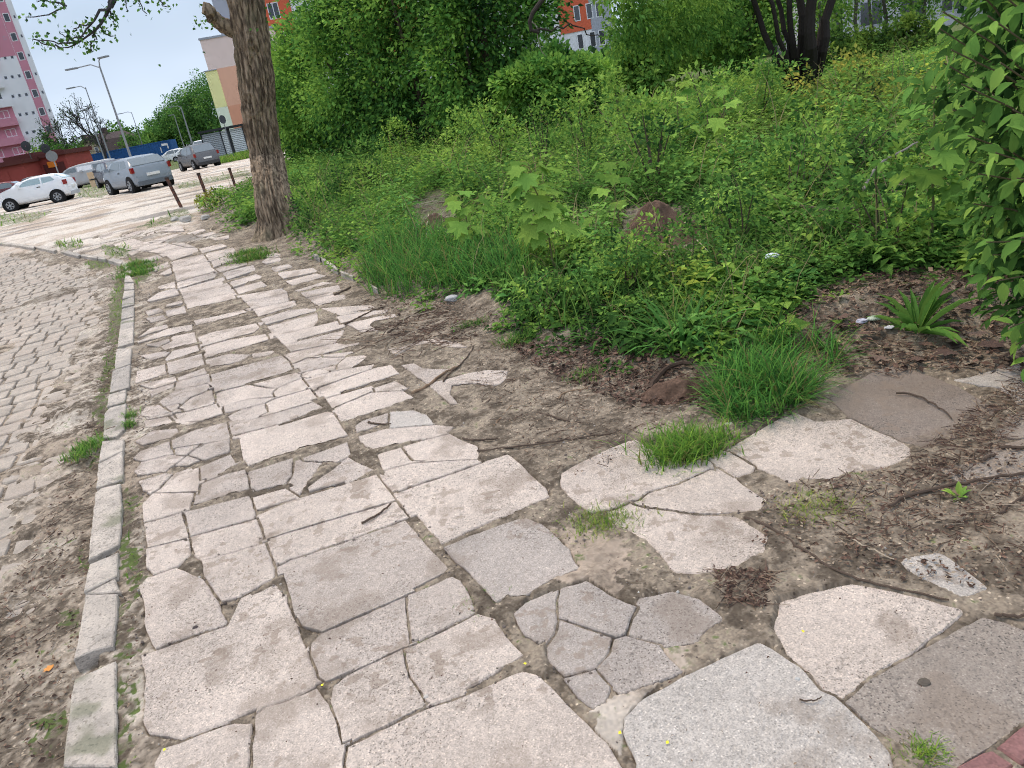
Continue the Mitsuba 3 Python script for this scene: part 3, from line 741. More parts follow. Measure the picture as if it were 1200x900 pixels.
from shapely import union_all, affinity
CLOSED = union_all([q.buffer(0.035, join_style="mitre") for q in SLAB_POLYS]).buffer(-0.035, join_style="mitre")
CLOSED = list(CLOSED.geoms) if hasattr(CLOSED, "geoms") else [CLOSED]
SHRUNK = [q.buffer(-0.012) for q in SLAB_POLYS]
# signed distance to the edge of the slabs (positive inside), on a raster of 8 mm
from scipy.ndimage import distance_transform_edt, map_coordinates
CELL, X0, Y0 = 0.008, -8.6, 0.9
gx, gy = np.meshgrid(X0 + CELL * np.arange(1500), Y0 + CELL * np.arange(1750))
on_slab = np.zeros(gx.shape, bool)
for q in SLAB_POLYS:
    b = q.bounds
    i0, i1 = max(0, int((b[0] - X0) / CELL)), min(1500, int((b[2] - X0) / CELL) + 2)
    j0, j1 = max(0, int((b[1] - Y0) / CELL)), min(1750, int((b[3] - Y0) / CELL) + 2)
    if i1 > i0 and j1 > j0:
        on_slab[j0:j1, i0:i1] |= shapely.contains_xy(q, gx[j0:j1, i0:i1], gy[j0:j1, i0:i1])
EDGE_DIST = (distance_transform_edt(on_slab) - distance_transform_edt(~on_slab)) * CELL


def slab_depth(x, y):
    return map_coordinates(EDGE_DIST, [(y - Y0) / CELL, (x - X0) / CELL], order=1, mode="nearest")


def ground_sheet(a0, a1, na, radii):
    th = np.radians(np.linspace(a0, a1, na))
    A, R = np.meshgrid(th, radii)
    x, y = R * np.sin(A), R * np.cos(A)
    z = land(x, y)
    side = side_of(KERB_LINE, x, y)
    d = bank(x, y)
    near = 1 - sstep(24, 34, R)
    p3 = np.stack([x, y, 0 * x], -1)
    lump = meshkit.fbm(p3 * 7, 4, 3) - 0.5
    fine = meshkit.fbm(p3 * 40, 3, 9) - 0.5
    road = sstep(0.0, -0.08, side) * near
    heap = 1 - sstep(0.15, 0.75, -side + 1.2 * lump)
    zr = -0.0845 + 0.042 * heap + 0.012 * lump + 0.008 * fine + 0.05 * sstep(0.60, 0.75, meshkit.fbm(p3 * 1.1 + 40, 3, 2)) * sstep(3.0, 0.3, -side)
    zone = R < 24
    sl, cl = np.zeros(x.shape, bool), np.zeros(x.shape, bool)
    sl[zone], cl[zone] = inside(SHRUNK, x[zone], y[zone]), inside(CLOSED, x[zone], y[zone])
    open_soil = 0.006 + 0.030 * lump + 0.014 * fine
    sd = np.where(zone, slab_depth(x, y), -1.0)
    zw = np.where(cl, -0.0015 + 0.016 * fine + 0.014 * lump, open_soil - 0.012 * sstep(0.35, 0.1, side))
    zw = zw + (-0.03 - zw) * sstep(-0.004, np.where(x > 0.25, 0.040, 0.024), sd)
    zb = 0.06 * lump + 0.012 * fine
    zs = np.where(d > 0.05, zb, np.where(side < 0, zr, zw))
    z = z + near * zs + (1 - near) * 0.05 * lump
    u = np.zeros(x.shape)
    vv = 0.12 + 0.25 * sstep(0.2, -0.2, np.abs(side) - 0.4)
    vv = np.where(side < -0.1, 0.30 + 0.12 * sstep(0.5, 1.3, -side), vv)
    jx, jy = x + 0.11 * lump + 0.10 * fine, y + 0.2 * (meshkit.fbm(p3 * 6 + 70, 3, 8) - 0.5)
    u[inside(GREEN, jx, jy)] = 0.52
    vv[inside(SANDY[:1], jx, jy)] = 0.40
    vv[inside(SANDY[1:], jx, jy)] = 0.68
    vv[inside(PALE, x, y)] = 1.0
    lot = (y > 14) & (d < -0.2) & (side > 0)
    vv = np.where(lot, np.maximum(vv, 0.6 + 0.35 * sstep(15, 24, y)), vv)
    vv = np.where(cl, 0.04, vv)
    vv = np.where(d > -0.5, vv * sstep(0.0, -0.5, d), vv)
    u = np.where((d > 0.6), 0.35 + 0.4 * sstep(8, 16, R), u)
    u = np.where((R > 70), 0.8, u)
    i, j = np.meshgrid(np.arange(len(radii) - 1), np.arange(na - 1), indexing="ij")
    q = np.stack([i * na + j, i * na + j + 1, (i + 1) * na + j + 1, (i + 1) * na + j], -1).reshape(-1, 4)
    f = np.vstack([q[:, [0, 1, 2]], q[:, [0, 2, 3]]])
    return np.stack([x, y, z], -1).reshape(-1, 3), f, np.stack([u, vv], -1).reshape(-1, 2)


fine_r = np.geomspace(0.95, 9.0, 470)
far_r = np.geomspace(9.0, 1500, 210)[1:]
v1, f1, u1 = ground_sheet(-48, 48, 470, np.concatenate([fine_r, far_r]))
v2, f2, u2 = ground_sheet(48, 312, 90, np.concatenate([np.geomspace(0.95, 9.0, 40), np.geomspace(9, 1500, 50)[1:]]))
th = np.radians(np.linspace(0, 360, 73))[:-1]
v3 = np.vstack([[0, 0, -0.02], np.column_stack([0.97 * np.sin(th), 0.97 * np.cos(th), np.full(72, -0.03)])])
f3 = np.array([[0, 1 + k, 1 + (k + 1) % 72] for k in range(72)])
v, f, uv = np.vstack([v1, v2, v3]), np.vstack([f1, f2 + len(v1), f3 + len(v1) + len(v2)]), np.vstack([u1, u2, np.tile([0, 0.2], (73, 1))])
_a, _b, _c = (v[f[:, k], :2] for k in range(3))
_s = (_b - _a)[:, 0] * (_c - _a)[:, 1] - (_b - _a)[:, 1] * (_c - _a)[:, 0]
f = np.where((_s < 0)[:, None], f[:, ::-1], f)
scene["ground"] = mikit.ply((v, f), "mat_ground", smooth=True, uv=uv)
labels["ground"] = {"kind": "structure", "label": "bare brown earth with sand, worn green edges and a low bank"}


# ------------------------------------------------------------------ buildings
def flat(name, base, amount=0.12):
    scene[name] = weather(base, amount)
    return name


flat("mat_white_wall", (0.74, 0.73, 0.75))
flat("mat_pink_wall", (0.55, 0.235, 0.30))
flat("mat_red_wall", (0.42, 0.075, 0.055))
flat("mat_orange_wall", (0.62, 0.13, 0.065))
flat("mat_grey_wall", (0.36, 0.37, 0.42))
flat("mat_garage", (0.30, 0.060, 0.050))
flat("mat_garage_roof", (0.10, 0.028, 0.025))
flat("mat_peach", (0.78, 0.43, 0.30))
flat("mat_peach_deep", (0.72, 0.34, 0.22))
flat("mat_peach_pale", (0.80, 0.62, 0.57))
flat("mat_yellow", (0.86, 0.80, 0.38))
flat("mat_pale_green", (0.78, 0.82, 0.66))
flat("mat_roof_brown", (0.085, 0.060, 0.055))
flat("mat_cream", (0.46, 0.37, 0.25))
flat("mat_container", (0.025, 0.095, 0.27), 0.2)
flat("mat_steel", (0.30, 0.31, 0.32))
flat("mat_dark", (0.03, 0.032, 0.036))
flat("mat_slat", (0.34, 0.36, 0.39))
flat("mat_slat_pale", (0.60, 0.62, 0.64))
flat("mat_board", (0.60, 0.44, 0.28))
scene["mat_glass"] = {"type": "twosided", "bsdf": {"type": "principled", "base_color": rgb(0.03, 0.035, 0.045), "roughness": 0.08, "specular": 0.8}}
scene["mat_rust"] = {"type": "twosided", "bsdf": {"type": "principled", "base_color": mikit.proc(lambda p, n, uv: mix((0.055, 0.032, 0.028), (0.16, 0.065, 0.04), smoothstep(0.4, 0.65, fbm(p.x * 30, p.y * 30, p.z * 14, 4)))), "roughness": 0.8}}


def cuboid(name, m, lo, hi, bsdf, parent=None, label=None):
    mb = MB().box(lo, hi, m=m)
    v, f, _ = mb.mesh()
    return add(name, mikit.ply((v, f), bsdf), parent, label)


def window(m, x, y, z, w, h, parent, frame="mat_white_wall", dep=0.10):
    """a window on a wall that faces local -y: frame proud of the wall, pane set back in it"""
    t = min(0.09, 0.16 * w)
    mb = MB()
    mb.box((x - w / 2, y - 0.03, z), (x - w / 2 + t, y + 0.05, z + h), m=m).box((x + w / 2 - t, y - 0.03, z), (x + w / 2, y + 0.05, z + h), m=m)
    mb.box((x - w / 2 + t, y - 0.03, z), (x + w / 2 - t, y + 0.05, z + t), m=m).box((x - w / 2 + t, y - 0.03, z + h - t), (x + w / 2 - t, y + 0.05, z + h), m=m)
    if w > 0.9:
        mb.box((x - t / 2, y - 0.028, z + t), (x + t / 2, y + 0.05, z + h - t), m=m)
    v, f, _ = mb.mesh()
    k = add("window", mikit.ply((v, f), frame), parent)
    cuboid("pane", m, (x - w / 2 + t, y - 0.012, z + t), (x + w / 2 - t, y + 0.04, z + h - t), "mat_glass", k)


# tower block with pink bands
t = thing("tower_block", "tall white tower block with pink strips and small windows behind the low red garages", "building")
o = (-66.569, 140.000, 3.675)
m = rot_z(0.50, (o[0], o[1], 0))
cuboid("wall", m, (-24, 0, -1), (0, 14, 44), "mat_white_wall", t)
cuboid("pink_band", m, (-24, -0.03, 19.6), (-2.15, 0.02, 44), "mat_pink_wall", t, "pink band across the top floors")
cuboid("pink_strip", m, (-2.1, -0.05, 0), (-0.85, 0.02, 44), "mat_pink_wall", t, "narrow pink strip up the right edge of the facade")
for k in range(14):
    z = 1.2 + 2.85 * k
    window(m, -1.47, -0.05, z + 0.5, 0.85, 1.25, t)
    for x in (-4.7, -3.75, -2.75):
        window(m, x, 0, z + 0.9, 0.42, 0.5, t, "mat_grey_wall")
    window(m, -0.35, 0, z + 0.9, 0.3, 0.45, t, "mat_grey_wall")
    pink = k < 4 or k > 5
    if k < 4:
        cuboid("pink_panel", m, (-24, -0.025, z + 0.85), (-5.4, 0.02, z + 2.55), "mat_pink_wall", t)
    cuboid("balcony", m, (-24, -1.1, z - 0.3), (-5.4, -0.03, z + 0.85), "mat_pink_wall" if pink else "mat_white_wall", t)
    for q in range(6):
        window(m, -6.9 - 2.9 * q, 0, z + 0.95, 1.5, 1.2, t)
# low red garages before it
GAR = [(-40, 38, 183, 88, "long low red garage with a dark red roof below the tower"), (40, 52, 181, 96, "small red garage tucked behind the long one under the tower"),
       (66, 88, 176, 92, "red garage at the right end with an orange sign beside its open doorway")]
for k, (o0, o1, top, lab) in enumerate((((-51.534, 86.000, 1.227), (-45.948, 86.000, 0.198), 3.3, GAR[0][4]), ((-52.070, 95.000, 0.294), (-49.158, 95.000, -0.243), 3.9, GAR[1][4]), ((-46.166, 90.000, 0.152), (-43.287, 90.000, 0.181), 3.5, GAR[2][4]))):
    t = thing("garage", lab, "garage", "low red garages")
    w = o1[0] - o0[0]
    m = rot_z(0.05, (o0[0], o0[1], 0))
    cuboid("wall", m, (0, 0, -1), (w, 7, top - 0.45), "mat_garage", t)
    cuboid("roof", m, (-0.25, -0.35, top - 0.45), (w + 0.25, 7.3, top), "mat_garage_roof", t)
    n = max(1, int(w / 2.9))
    for q in range(n):
        x = (q + 0.5) * w / n
        cuboid("door", m, (x - 1.1, -0.06, 0.1), (x + 1.1, 0.05, 2.35), "mat_garage_roof" if (k == 2) else "mat_garage", t)
    if k == 2:
        cuboid("sign", m, (w * 0.30, -0.16, 1.95), (w * 0.62, -0.07, 2.55), flat("mat_sign_orange", (0.75, 0.22, 0.03)), t, "small orange sign on the red wall")
for q, (x, y, z) in enumerate(((-44.686, 86.000, 4.422), (-43.855, 88.000, 3.886))):
    t = thing("satellite_dish", ("dark satellite dish on the long red garage roof, the left one", "dark satellite dish at the right end of the long red garage roof")[q], "satellite dish")
    mb = MB()
    a = np.linspace(0, 2 * np.pi, 17)[:-1]
    rings = [np.column_stack([r * np.cos(a), 0.25 * r * r - 0.2 + 0 * a, r * np.sin(a)]) for r in (0.05, 0.2, 0.36, 0.5)]
    v = np.vstack(rings) + [x, y, z]
    i = np.arange(16)
    mb.add(v, np.vstack([np.column_stack([i + 16 * b, (i + 1) % 16 + 16 * b, (i + 1) % 16 + 16 * b + 16, i + 16 * b + 16]) for b in range(3)]), (0.05, 0.05, 0.055))
    mb.put("bowl", "mat_solid", t)
    MB().tube([(x, y, 3.1), (x, y + 0.1, z)], 0.04, 6, (0.08, 0.08, 0.08)).put("mast", "mat_solid", t)

# house with a gambrel roof
t = thing("house", "old cream house with a dark brown gambrel roof beyond the blue container", "house")
o = (-60.681, 132.000, 2.111)
m = rot_z(-0.45, (o[0], o[1], 0))
S = 5.4
gable = [(0, 0), (S, 0), (S, 2.6), (S * 0.86, 4.4), (S * 0.5, 5.4), (S * 0.14, 4.4), (0, 2.6)]


def prism(name, m, poly, y0, y1, bsdf, parent, label=None):
    n = len(poly)
    v = np.array([[x, y, z] for y in (y0, y1) for x, z in poly])
    tri = mapbox_earcut.triangulate_float64(np.array(poly, float), np.array([n], np.uint32)).reshape(-1, 3).astype(int)
    f = [tri, tri[:, ::-1] + n]
    i = np.arange(n)
    j = (i + 1) % n
    f += [np.column_stack([i, j, j + n]), np.column_stack([i, j + n, i + n])]
    v = v @ m[:3, :3].T + m[:3, 3]
    mesh = trimesh.Trimesh(v, np.vstack(f), process=False)
    mesh.fix_normals()
    return add(name, mikit.ply(mesh, bsdf), parent, label)


prism("wall", m, gable, 0, 6.5, "mat_cream", t)
off = lambda p, d: [(x + d * (1 if x > S / 2 else -1 if x < S / 2 else 0), z + d * 0.9) for x, z in p]
roofline = gable[2:]
r = prism("roof", m, off(roofline, 0.35) + roofline[::-1], -0.5, 7.0, "mat_roof_brown", t)
cuboid("chimney", m, (S * 0.42, 3, 5.0), (S * 0.56, 3.7, 6.5), "mat_roof_brown", r)
for x in (S * 0.3, S * 0.66):
    window(m, x, 0, 2.75, 0.8, 1.1, t)
    window(m, x, 0, 0.7, 0.9, 1.2, t)
prism("side_wing", m, [(-3.4, 0), (-0.003, 0), (-0.003, 4.6), (-0.6, 4.7), (-3.4, 3.4)], 1.6, 6.4, "mat_roof_brown", t)
cuboid("side_wall", m, (-3.3, 1.4, 0), (-0.02, 1.58, 3.2), "mat_cream", t)
cuboid("side_chimney", m, (-2.4, 3, 3.8), (-1.8, 3.6, 6.1), "mat_roof_brown", t)

# blue shipping container
t = thing("shipping_container", "long blue shipping container behind the parked cars", "container")
o = (-52.112, 113.000, 0.339)
m = rot_z(0.02, (o[0], o[1], 0.15))
pts, n = [], 72
mb = MB()
xs = np.repeat(np.linspace(0, 12.2, n), 2)[1:-1]
ys = np.array([0.04 if (k // 2) % 2 else 0.0 for k in range(len(xs))])
v = np.vstack([np.column_stack([xs, ys, np.full(len(xs), z)]) for z in (0.12, 2.5)]) @ m[:3, :3].T + m[:3, 3]
i = np.arange(len(xs) - 1)
mb.add(v, np.column_stack([i, i + 1, i + 1 + len(xs), i + len(xs)]))
v, f, _ = mb.mesh()
add("corrugated_side", mikit.ply((v, f), "mat_container"), t)
cuboid("shell", m, (0, 0.06, 0.0), (12.2, 2.44, 2.58), "mat_container", t)
for z in (0.0, 2.48):
    cuboid("rail", m, (0, -0.04, z), (12.2, 0.055, z + 0.12), "mat_container", t)
for x in (0, 12.06):
    cuboid("corner_post", m, (x, -0.05, 0.121), (x + 0.14, 0.055, 2.479), "mat_container", t)
for x, z, w, h in ((10.9, 1.95, 0.75, 0.3), (11.6, 1.5, 0.16, 0.7), (10.6, 1.1, 0.12, 0.75)):
    cuboid("white_mark", m, (x, -0.03, z), (x + w, -0.012, z + h), "mat_white_wall", t, "white painted mark near the right end")

# apartment house with a peach gable
t = thing("apartment_house", "peach and pink apartment house with a yellow edge behind the leaning tree", "building")
o = (-25.976, 95.000, 1.549)
m = rot_z(0.12, (o[0], o[1], 0))
cuboid("lower_wall", m, (0, 0, -0.5), (7, 14, 4.9), "mat_peach_deep", t)
cuboid("wall", m, (0, 0, 4.9), (7, 14, 8.9), "mat_peach", t)
cuboid("upper_wall", m, (-0.9, 0, 8.9), (7, 14, 12.0), "mat_peach_pale", t)
cuboid("parapet", m, (-1.0, -0.1, 12.0), (7.1, 14.1, 12.2), "mat_grey_wall", t)
cuboid("yellow_wall", m, (-1.35, 0.05, 4.9), (-0.003, 13, 8.8), "mat_yellow", t)
cuboid("pale_wall", m, (-1.35, 0.05, -0.5), (-0.003, 13, 4.897), "mat_pale_green", t)
cuboid("flashing", m, (-1.45, -0.05, 8.8), (-0.003, 13.1, 8.895), "mat_grey_wall", t)

# long block behind the shrubs
t = thing("apartment_block", "long apartment block of red and grey panels showing above the tall shrubs", "building")
o0, o1 = (-22.676, 100.000, 2.708), (19.835, 100.000, 3.053)
m = rot_z(0.0, (o0[0], o0[1], 0))
W = o1[0] - o0[0]
cuboid("wall", m, (-3, 0.1, -0.5), (W, 12, 24), "mat_white_wall", t)
cuboid("grey_panel", m, (-3, 0.0, 0), (1.6, 0.095, 24), "mat_grey_wall", t)
cuboid("orange_panel", m, (1.65, 0.0, 9), (5.6, 0.095, 24), "mat_orange_wall", t)
cuboid("red_panel", m, (12, 0.0, 6.0), (20, 0.095, 24), "mat_red_wall", t)
cuboid("red_panel", m, (36.2, 0.0, 6.0), (W - 2.6, 0.095, 24), "mat_orange_wall", t, "bright red panel with two columns of windows")
cuboid("grey_panel", m, (W - 2.55, 0.0, 0), (W, 0.095, 24), "mat_grey_wall", t)
for k in range(7):
    for x in (38.4, 39.9, W - 1.5, 14, 17.5, 3.6, 24, 28, 32):
        window(m, x, 0, 0.9 + 3.1 * k, 0.75 if x > 37 else 1.3, 1.7, t)
t = thing("office_building", "grey building with dark windows seen through the thin trees at the right", "building")
o = (22.576, 52.000, 0.233)
m = rot_z(-0.08, (o[0], o[1], 0))
cuboid("wall", m, (0, 0, -0.5), (11, 8, 7.2), flat("mat_dull_wall", (0.50, 0.50, 0.52)), t)
cuboid("roof_edge", m, (-0.2, -0.3, 7.2), (11.2, 8.2, 7.5), "mat_grey_wall", t)
for k in range(2):
    for x in (1.4, 3.9, 6.4, 8.9):
        window(m, x, 0, 1.0 + 3.0 * k, 1.5, 1.5, t, "mat_grey_wall")

# slatted bin shelter
t = thing("slatted_shelter", "grey slatted bin shelter with dark posts below the peach building", "shelter")
o = (-23.222, 74.000, 0.528)
m = rot_z(0.06, (o[0], o[1], 0.05))
for a, b, n, mat in ((0, 1.62, 14, "mat_slat"), (1.70, 2.22, 14, "mat_slat_pale"), (2.50, 3.66, 14, "mat_slat_pale"), (3.82, 6.4, 14, "mat_slat")):
    cuboid("back_panel", m, (a, 0.06, 0), (b, 0.09, 2.2), "mat_dark", t)
    for k in range(n):
        cuboid("slat", m, (a + 0.01, 0, 0.04 + k * 0.155), (b - 0.01, 0.05, 0.04 + k * 0.155 + 0.12), mat, t)
for x in (-0.07, 1.66, 2.36, 3.74):
    cuboid("post", m, (x - (0.12 if 2 < x < 3.9 else 0.04), -0.06, -0.2), (x + (0.12 if 2 < x < 3.9 else 0.04), 0.10, 2.3), "mat_dark", t)
cuboid("roof", m, (-0.2, -0.25, 2.3), (6.6, 2.6, 2.48), "mat_dark", t)


# ------------------------------------------------------------------ street furniture
def lamp(base, top, arms, label, r=0.07, grp="street lamps"):
    t = thing("street_lamp", label, "street lamp", grp)
    b, h = np.array([base[0], base[1], float(land(base[0], base[1])) - 0.1]), top
    p = np.array([b, [b[0], b[1], h]])
    MB().tube(np.linspace(p[0], p[1], 6), np.linspace(r * 1.25, r * 0.7, 6), 8, (0.27, 0.28, 0.29)).put("pole", "mat_solid", t)
    for dx, dy, dz in arms:
        e = p[1] + [dx, dy, dz]
        MB().tube([p[1] - [0, 0, 0.15], p[1] + np.array([dx, dy, dz]) * 0.35 + [0, 0, 0.12], e], 0.04, 6, (0.27, 0.28, 0.29)).put("arm", "mat_solid", t)
        d = unit(np.array([dx, dy, 0.0]))
        s = np.array([-d[1], d[0], 0])
        q = [e + d * a + s * b_ + np.array([0, 0, c]) for a in (-0.1, 0.75) for b_ in (-0.14, 0.14) for c in (-0.05, 0.05)]
        MB().add(q, [[0, 1, 3, 2], [4, 6, 7, 5], [0, 4, 5, 1], [2, 3, 7, 6], [0, 2, 6, 4], [1, 5, 7, 3]], (0.22, 0.23, 0.24)).put("lamp_head", "mat_solid", t)


lamp((-24.666, 61.000, 0.661), 7.9, ((-1.7, 0.1, 0.12), (0.25, -0.1, 0.45)), "tall street lamp with two arms rising behind the grey hatchback", 0.085)
lamp((-35.998, 84.000, 0.850), 8.6, ((-1.2, 0.2, 0.2),), "street lamp with one arm in front of the bare tree")
lamp((-37.453, 86.000, 0.941), 6.6, ((-0.3, 0.2, 0.15),), "slim lamp pole just right of the bare tree's lamp")
lamp((-53.272, 138.000, 0.426), 8.2, ((-1.6, 0.2, 0.1),), "far street lamp standing right of the house roof")
lamp((-41.923, 128.000, 0.195), 7.2, ((-1.3, 0.2, 0.2),), "street lamp before the wood, left of the peach building", 0.12)
lamp((-40.579, 120.000, 0.270), 5.9, ((-0.2, 0.1, 0.1),), "short street lamp before the wood")

t = thing("road_sign", "round grey road sign seen from behind above the white hatchback", "road sign")
x, y, z = (-21.773, 44.000, 2.318)
MB().tube([(x, y, 0), (x, y, z + 0.3)], 0.03, 6, (0.3, 0.31, 0.32)).put("pole", "mat_solid", t)
a = np.linspace(0, 2 * np.pi, 25)[:-1]
mb = MB()
v = np.vstack([np.column_stack([x + 0.31 * np.cos(a), y + yy + 0 * a, z + 0.27 * np.sin(a)]) for yy in (-0.05, -0.035)])
i = np.arange(24)
mb.add(v, np.vstack([np.column_stack([i, (i + 1) % 24, (i + 1) % 24 + 24, i + 24]), [[0, k, k + 1, k + 1] for k in range(1, 23)], [[24, 24 + k + 1, 24 + k, 24 + k] for k in range(1, 23)]]), (0.20, 0.21, 0.21))
mb.put("disc", "mat_solid", t)
t = thing("road_sign", "dark road sign on a thin pole against the yellow edge of the peach building", "road sign")
x, y, z = (-18.711, 66.000, 2.999)
MB().tube([(x, y, 0), (x, y, z + 0.3)], 0.035, 6, (0.16, 0.17, 0.18)).put("pole", "mat_solid", t)
mb = MB()
v = np.vstack([np.column_stack([x + 0.17 * np.cos(a), y + yy + 0.3 * np.cos(a), z + 0.33 * np.sin(a)]) for yy in (-0.07, -0.04)])
mb.add(v, np.vstack([np.column_stack([i, (i + 1) % 24, (i + 1) % 24 + 24, i + 24]), [[0, k, k + 1, k + 1] for k in range(1, 23)], [[24, 24 + k + 1, 24 + k, 24 + k] for k in range(1, 23)]]), (0.06, 0.065, 0.075))
mb.put("disc", "mat_solid", t)
t = thing("plywood_board", "sand coloured board leaning between the silver van and the dark car", "board")
o = (-26.828, 58.000, 0.250)
cuboid("panel", rot_z(0.1, (o[0], o[1], 0)), (0, 0, 0), (0.95, 0.05, 1.05), "mat_board", t)
cuboid("batten", rot_z(0.1, (o[0], o[1], 0)), (0.05, -0.04, 0.5), (0.9, -0.003, 0.58), "mat_dark", t)

for k, ((x, y), lx, hgt, lab) in enumerate((((-7.798, 21.479), -0.30, 0.80, "rusty post leaning left at the edge of the yard"), ((-7.299, 22.180), -0.10, 0.75, "rusty middle post of the three by the yard"),
                                            ((-7.552, 25.881), -0.06, 0.55, "short rusty post nearest the leaning tree"))):
    t = thing("rusty_post", lab, "post", "rusty posts by the yard")
    z = float(land(x, y))
    mb = MB()
    s = 0.034
    top = np.array([x + lx * 0.55, y, z + hgt])
    q = [np.array([x, y, z - 0.2]) + [a * s, b * s, 0] for a in (-1, 1) for b in (-1, 1)] + [top + [a * s, b * s, 0] for a in (-1, 1) for b in (-1, 1)]
    mb.add(q, [[0, 1, 5, 4], [1, 3, 7, 5], [3, 2, 6, 7], [2, 0, 4, 6], [4, 5, 7, 6]])
    v, f, _ = mb.mesh()
    add("shaft", mikit.ply((v, f), "mat_rust"), t)
    MB().box(top + [-0.042, -0.042, -0.03], top + [0.042, 0.042, 0.025], (0.06, 0.04, 0.035)).put("cap", "mat_solid", t)


# ------------------------------------------------------------------ cars
def car(label, category, at, heading, paint, L=3.85, W=1.66, H=1.45, style="hatch", wheel=0.29, name="parked_car", group="parked cars in the yard", ref=(0.62, 0.74), glass=(0.16, 0.19, 0.21)):
    t = thing(name, label, category, group)
    c, s = math.cos(heading), math.sin(heading)
    gx, gy = at[0] - (c * ref[0] - s * ref[1]), at[1] - (s * ref[0] + c * ref[1])
    z0 = float(land(at[0], at[1]))
    m = rot_z(heading, (gx, gy, z0))
    h = H
    if style == "hatch":
        prof = [(0.0, .45, .74), (0.03, .62, .86), (0.10, .90, .93), (0.16, .99, .95), (0.30, 1.10, .95), (0.58, h - .06, .96), (0.85, h - .015, .97), (1.3, h, .98), (1.85, h - .02, .99), (2.25, h - .09, 1.0), (2.60, 1.18, 1.0), (2.92, 1.0, .98), (3.15, .95, .97), (3.5, .87, .93), (3.72, .76, .86), (3.85, .52, .74)]
    else:
        prof = [(0.0, .5, .86), (0.04, 1.0, .93), (0.08, 1.1, .95), (0.14, h - .4, .96), (0.24, h - .05, .96), (0.6, h, .98), (1.6, h, 1), (2.6, h - .02, 1), (3.3, h - .1, 1), (3.75, 1.45, 1), (4.1, 1.15, .98), (4.4, 1.05, .96), (4.7, .92, .92), (4.9, .6, .82)]
    sc = L / prof[-1][0]
    prof = [(x * sc, z, w * W / 2) for x, z, w in prof]
    belt = 0.93 if style == "hatch" else 1.12
    tum = 0.80 if style == "hatch" else 0.88
    rows = []
    for x, z, w in prof:
        g = max(0.0, (z - belt) / (h - belt))
        zb = min(belt, z - 0.02)
        top = w * (1 - (1 - tum) * g)
        half = [(w * 0.90, 0.22), (w * 0.985, 0.34), (w, 0.55), (w * 0.975, zb), (top + 0.02 * g, z - 0.05 * g - 0.004), (top * 0.82, z - 0.008), (0, z + 0.012)]
        rows.append([(x, y, zz) for y, zz in half] + [(x, -y, zz) for y, zz in half[-2::-1]])
    v = np.array(rows)
    n, k = v.shape[:2]
    i, j = np.meshgrid(np.arange(n - 1), np.arange(k - 1), indexing="ij")
    q = np.stack([i * k + j, (i + 1) * k + j, (i + 1) * k + j + 1, i * k + j + 1], -1).reshape(-1, 4)
    f = np.vstack([q[:, [0, 1, 2]], q[:, [0, 2, 3]]])
    caps = [[0, a, a + 1] for a in range(1, k - 1)] + [[(n - 1) * k, (n - 1) * k + a + 1, (n - 1) * k + a] for a in range(1, k - 1)] + [[r * k, r * k + k - 1, (r + 1) * k] for r in range(n - 1)] + [[r * k + k - 1, (r + 1) * k + k - 1, (r + 1) * k] for r in range(n - 1)]
    f = np.vstack([f, np.array(caps)])
    w3 = v.reshape(-1, 3) @ m[:3, :3].T + m[:3, 3]
    mesh = trimesh.Trimesh(w3, f, process=False)
    mesh.fix_normals()
    col = np.tile(paint, (len(w3), 1))
    add("body", mikit.ply((np.array(mesh.vertices), np.array(mesh.faces)), "mat_paint", smooth=True, color=col), t)

    xs = np.array([p[0] for p in prof])
    zt, wt = np.array([p[1] for p in prof]), np.array([p[2] for p in prof])

    def side_y(x, z):
        zz, w = np.interp(x, xs, zt), np.interp(x, xs, wt)
        g = max(0.0, (zz - belt) / (h - belt))
        top = w * (1 - (1 - tum) * g) + 0.02 * g
        e = np.clip((z - belt) / max(0.05, zz - 0.05 * g - belt), 0, 1)
        return w * 0.975 * (1 - e) + top * e

    def patch(nm, poly, bsdf, colr, lift=0.006, sgn=1):
        p = np.array([(x, sgn * (side_y(x, z) + lift), z) for x, z in poly])
        mb = MB()
        c0 = p.mean(0)
        vv = np.vstack([[c0], p, p - [0, sgn * 0.02, 0]])
        e = len(p)
        ff = [[0, 1 + a, 1 + (a + 1) % e] for a in range(e)]
        ff += [[1 + a, 1 + (a + 1) % e, 1 + e + (a + 1) % e] for a in range(e)] + [[1 + a, 1 + e + (a + 1) % e, 1 + e + a] for a in range(e)]
        mb.add(vv @ m[:3, :3].T + m[:3, 3], ff, colr)
        mb.put(nm, bsdf, t)
    b = belt + 0.02
    for sg in (1, -1):
        if style == "hatch":
            patch("side_window", [(sc * 0.60, b + .05), (sc * 1.28, b), (sc * 1.28, h - .10), (sc * 0.78, h - .11)], "mat_pane", glass, sgn=sg)
            patch("side_window", [(sc * 1.36, b), (sc * 2.55, b), (sc * 2.22, h - .16), (sc * 1.95, h - .10), (sc * 1.36, h - .09)], "mat_pane", glass, sgn=sg)
        else:
            patch("side_window", [(sc * 0.3, b + .05), (sc * 1.55, b + .05), (sc * 1.55, h - .18), (sc * 0.36, h - .18)], "mat_pane", glass, sgn=sg)
            patch("side_panel", [(sc * 1.65, b + .05), (sc * 2.75, b + .05), (sc * 2.75, h - .18), (sc * 1.65, h - .18)], "mat_paint", (0.75, 0.76, 0.78), sgn=sg)
            patch("side_window", [(sc * 2.85, b + .05), (sc * 3.9, b + .05), (sc * 3.5, h - .24), (sc * 2.85, h - .18)], "mat_pane", glass, sgn=sg)
        patch("door_handle", [(sc * 1.42, .80), (sc * 1.60, .80), (sc * 1.60, .84), (sc * 1.42, .84)], "mat_solid", (0.05, 0.05, 0.05), 0.02, sg)
        ma = MB()
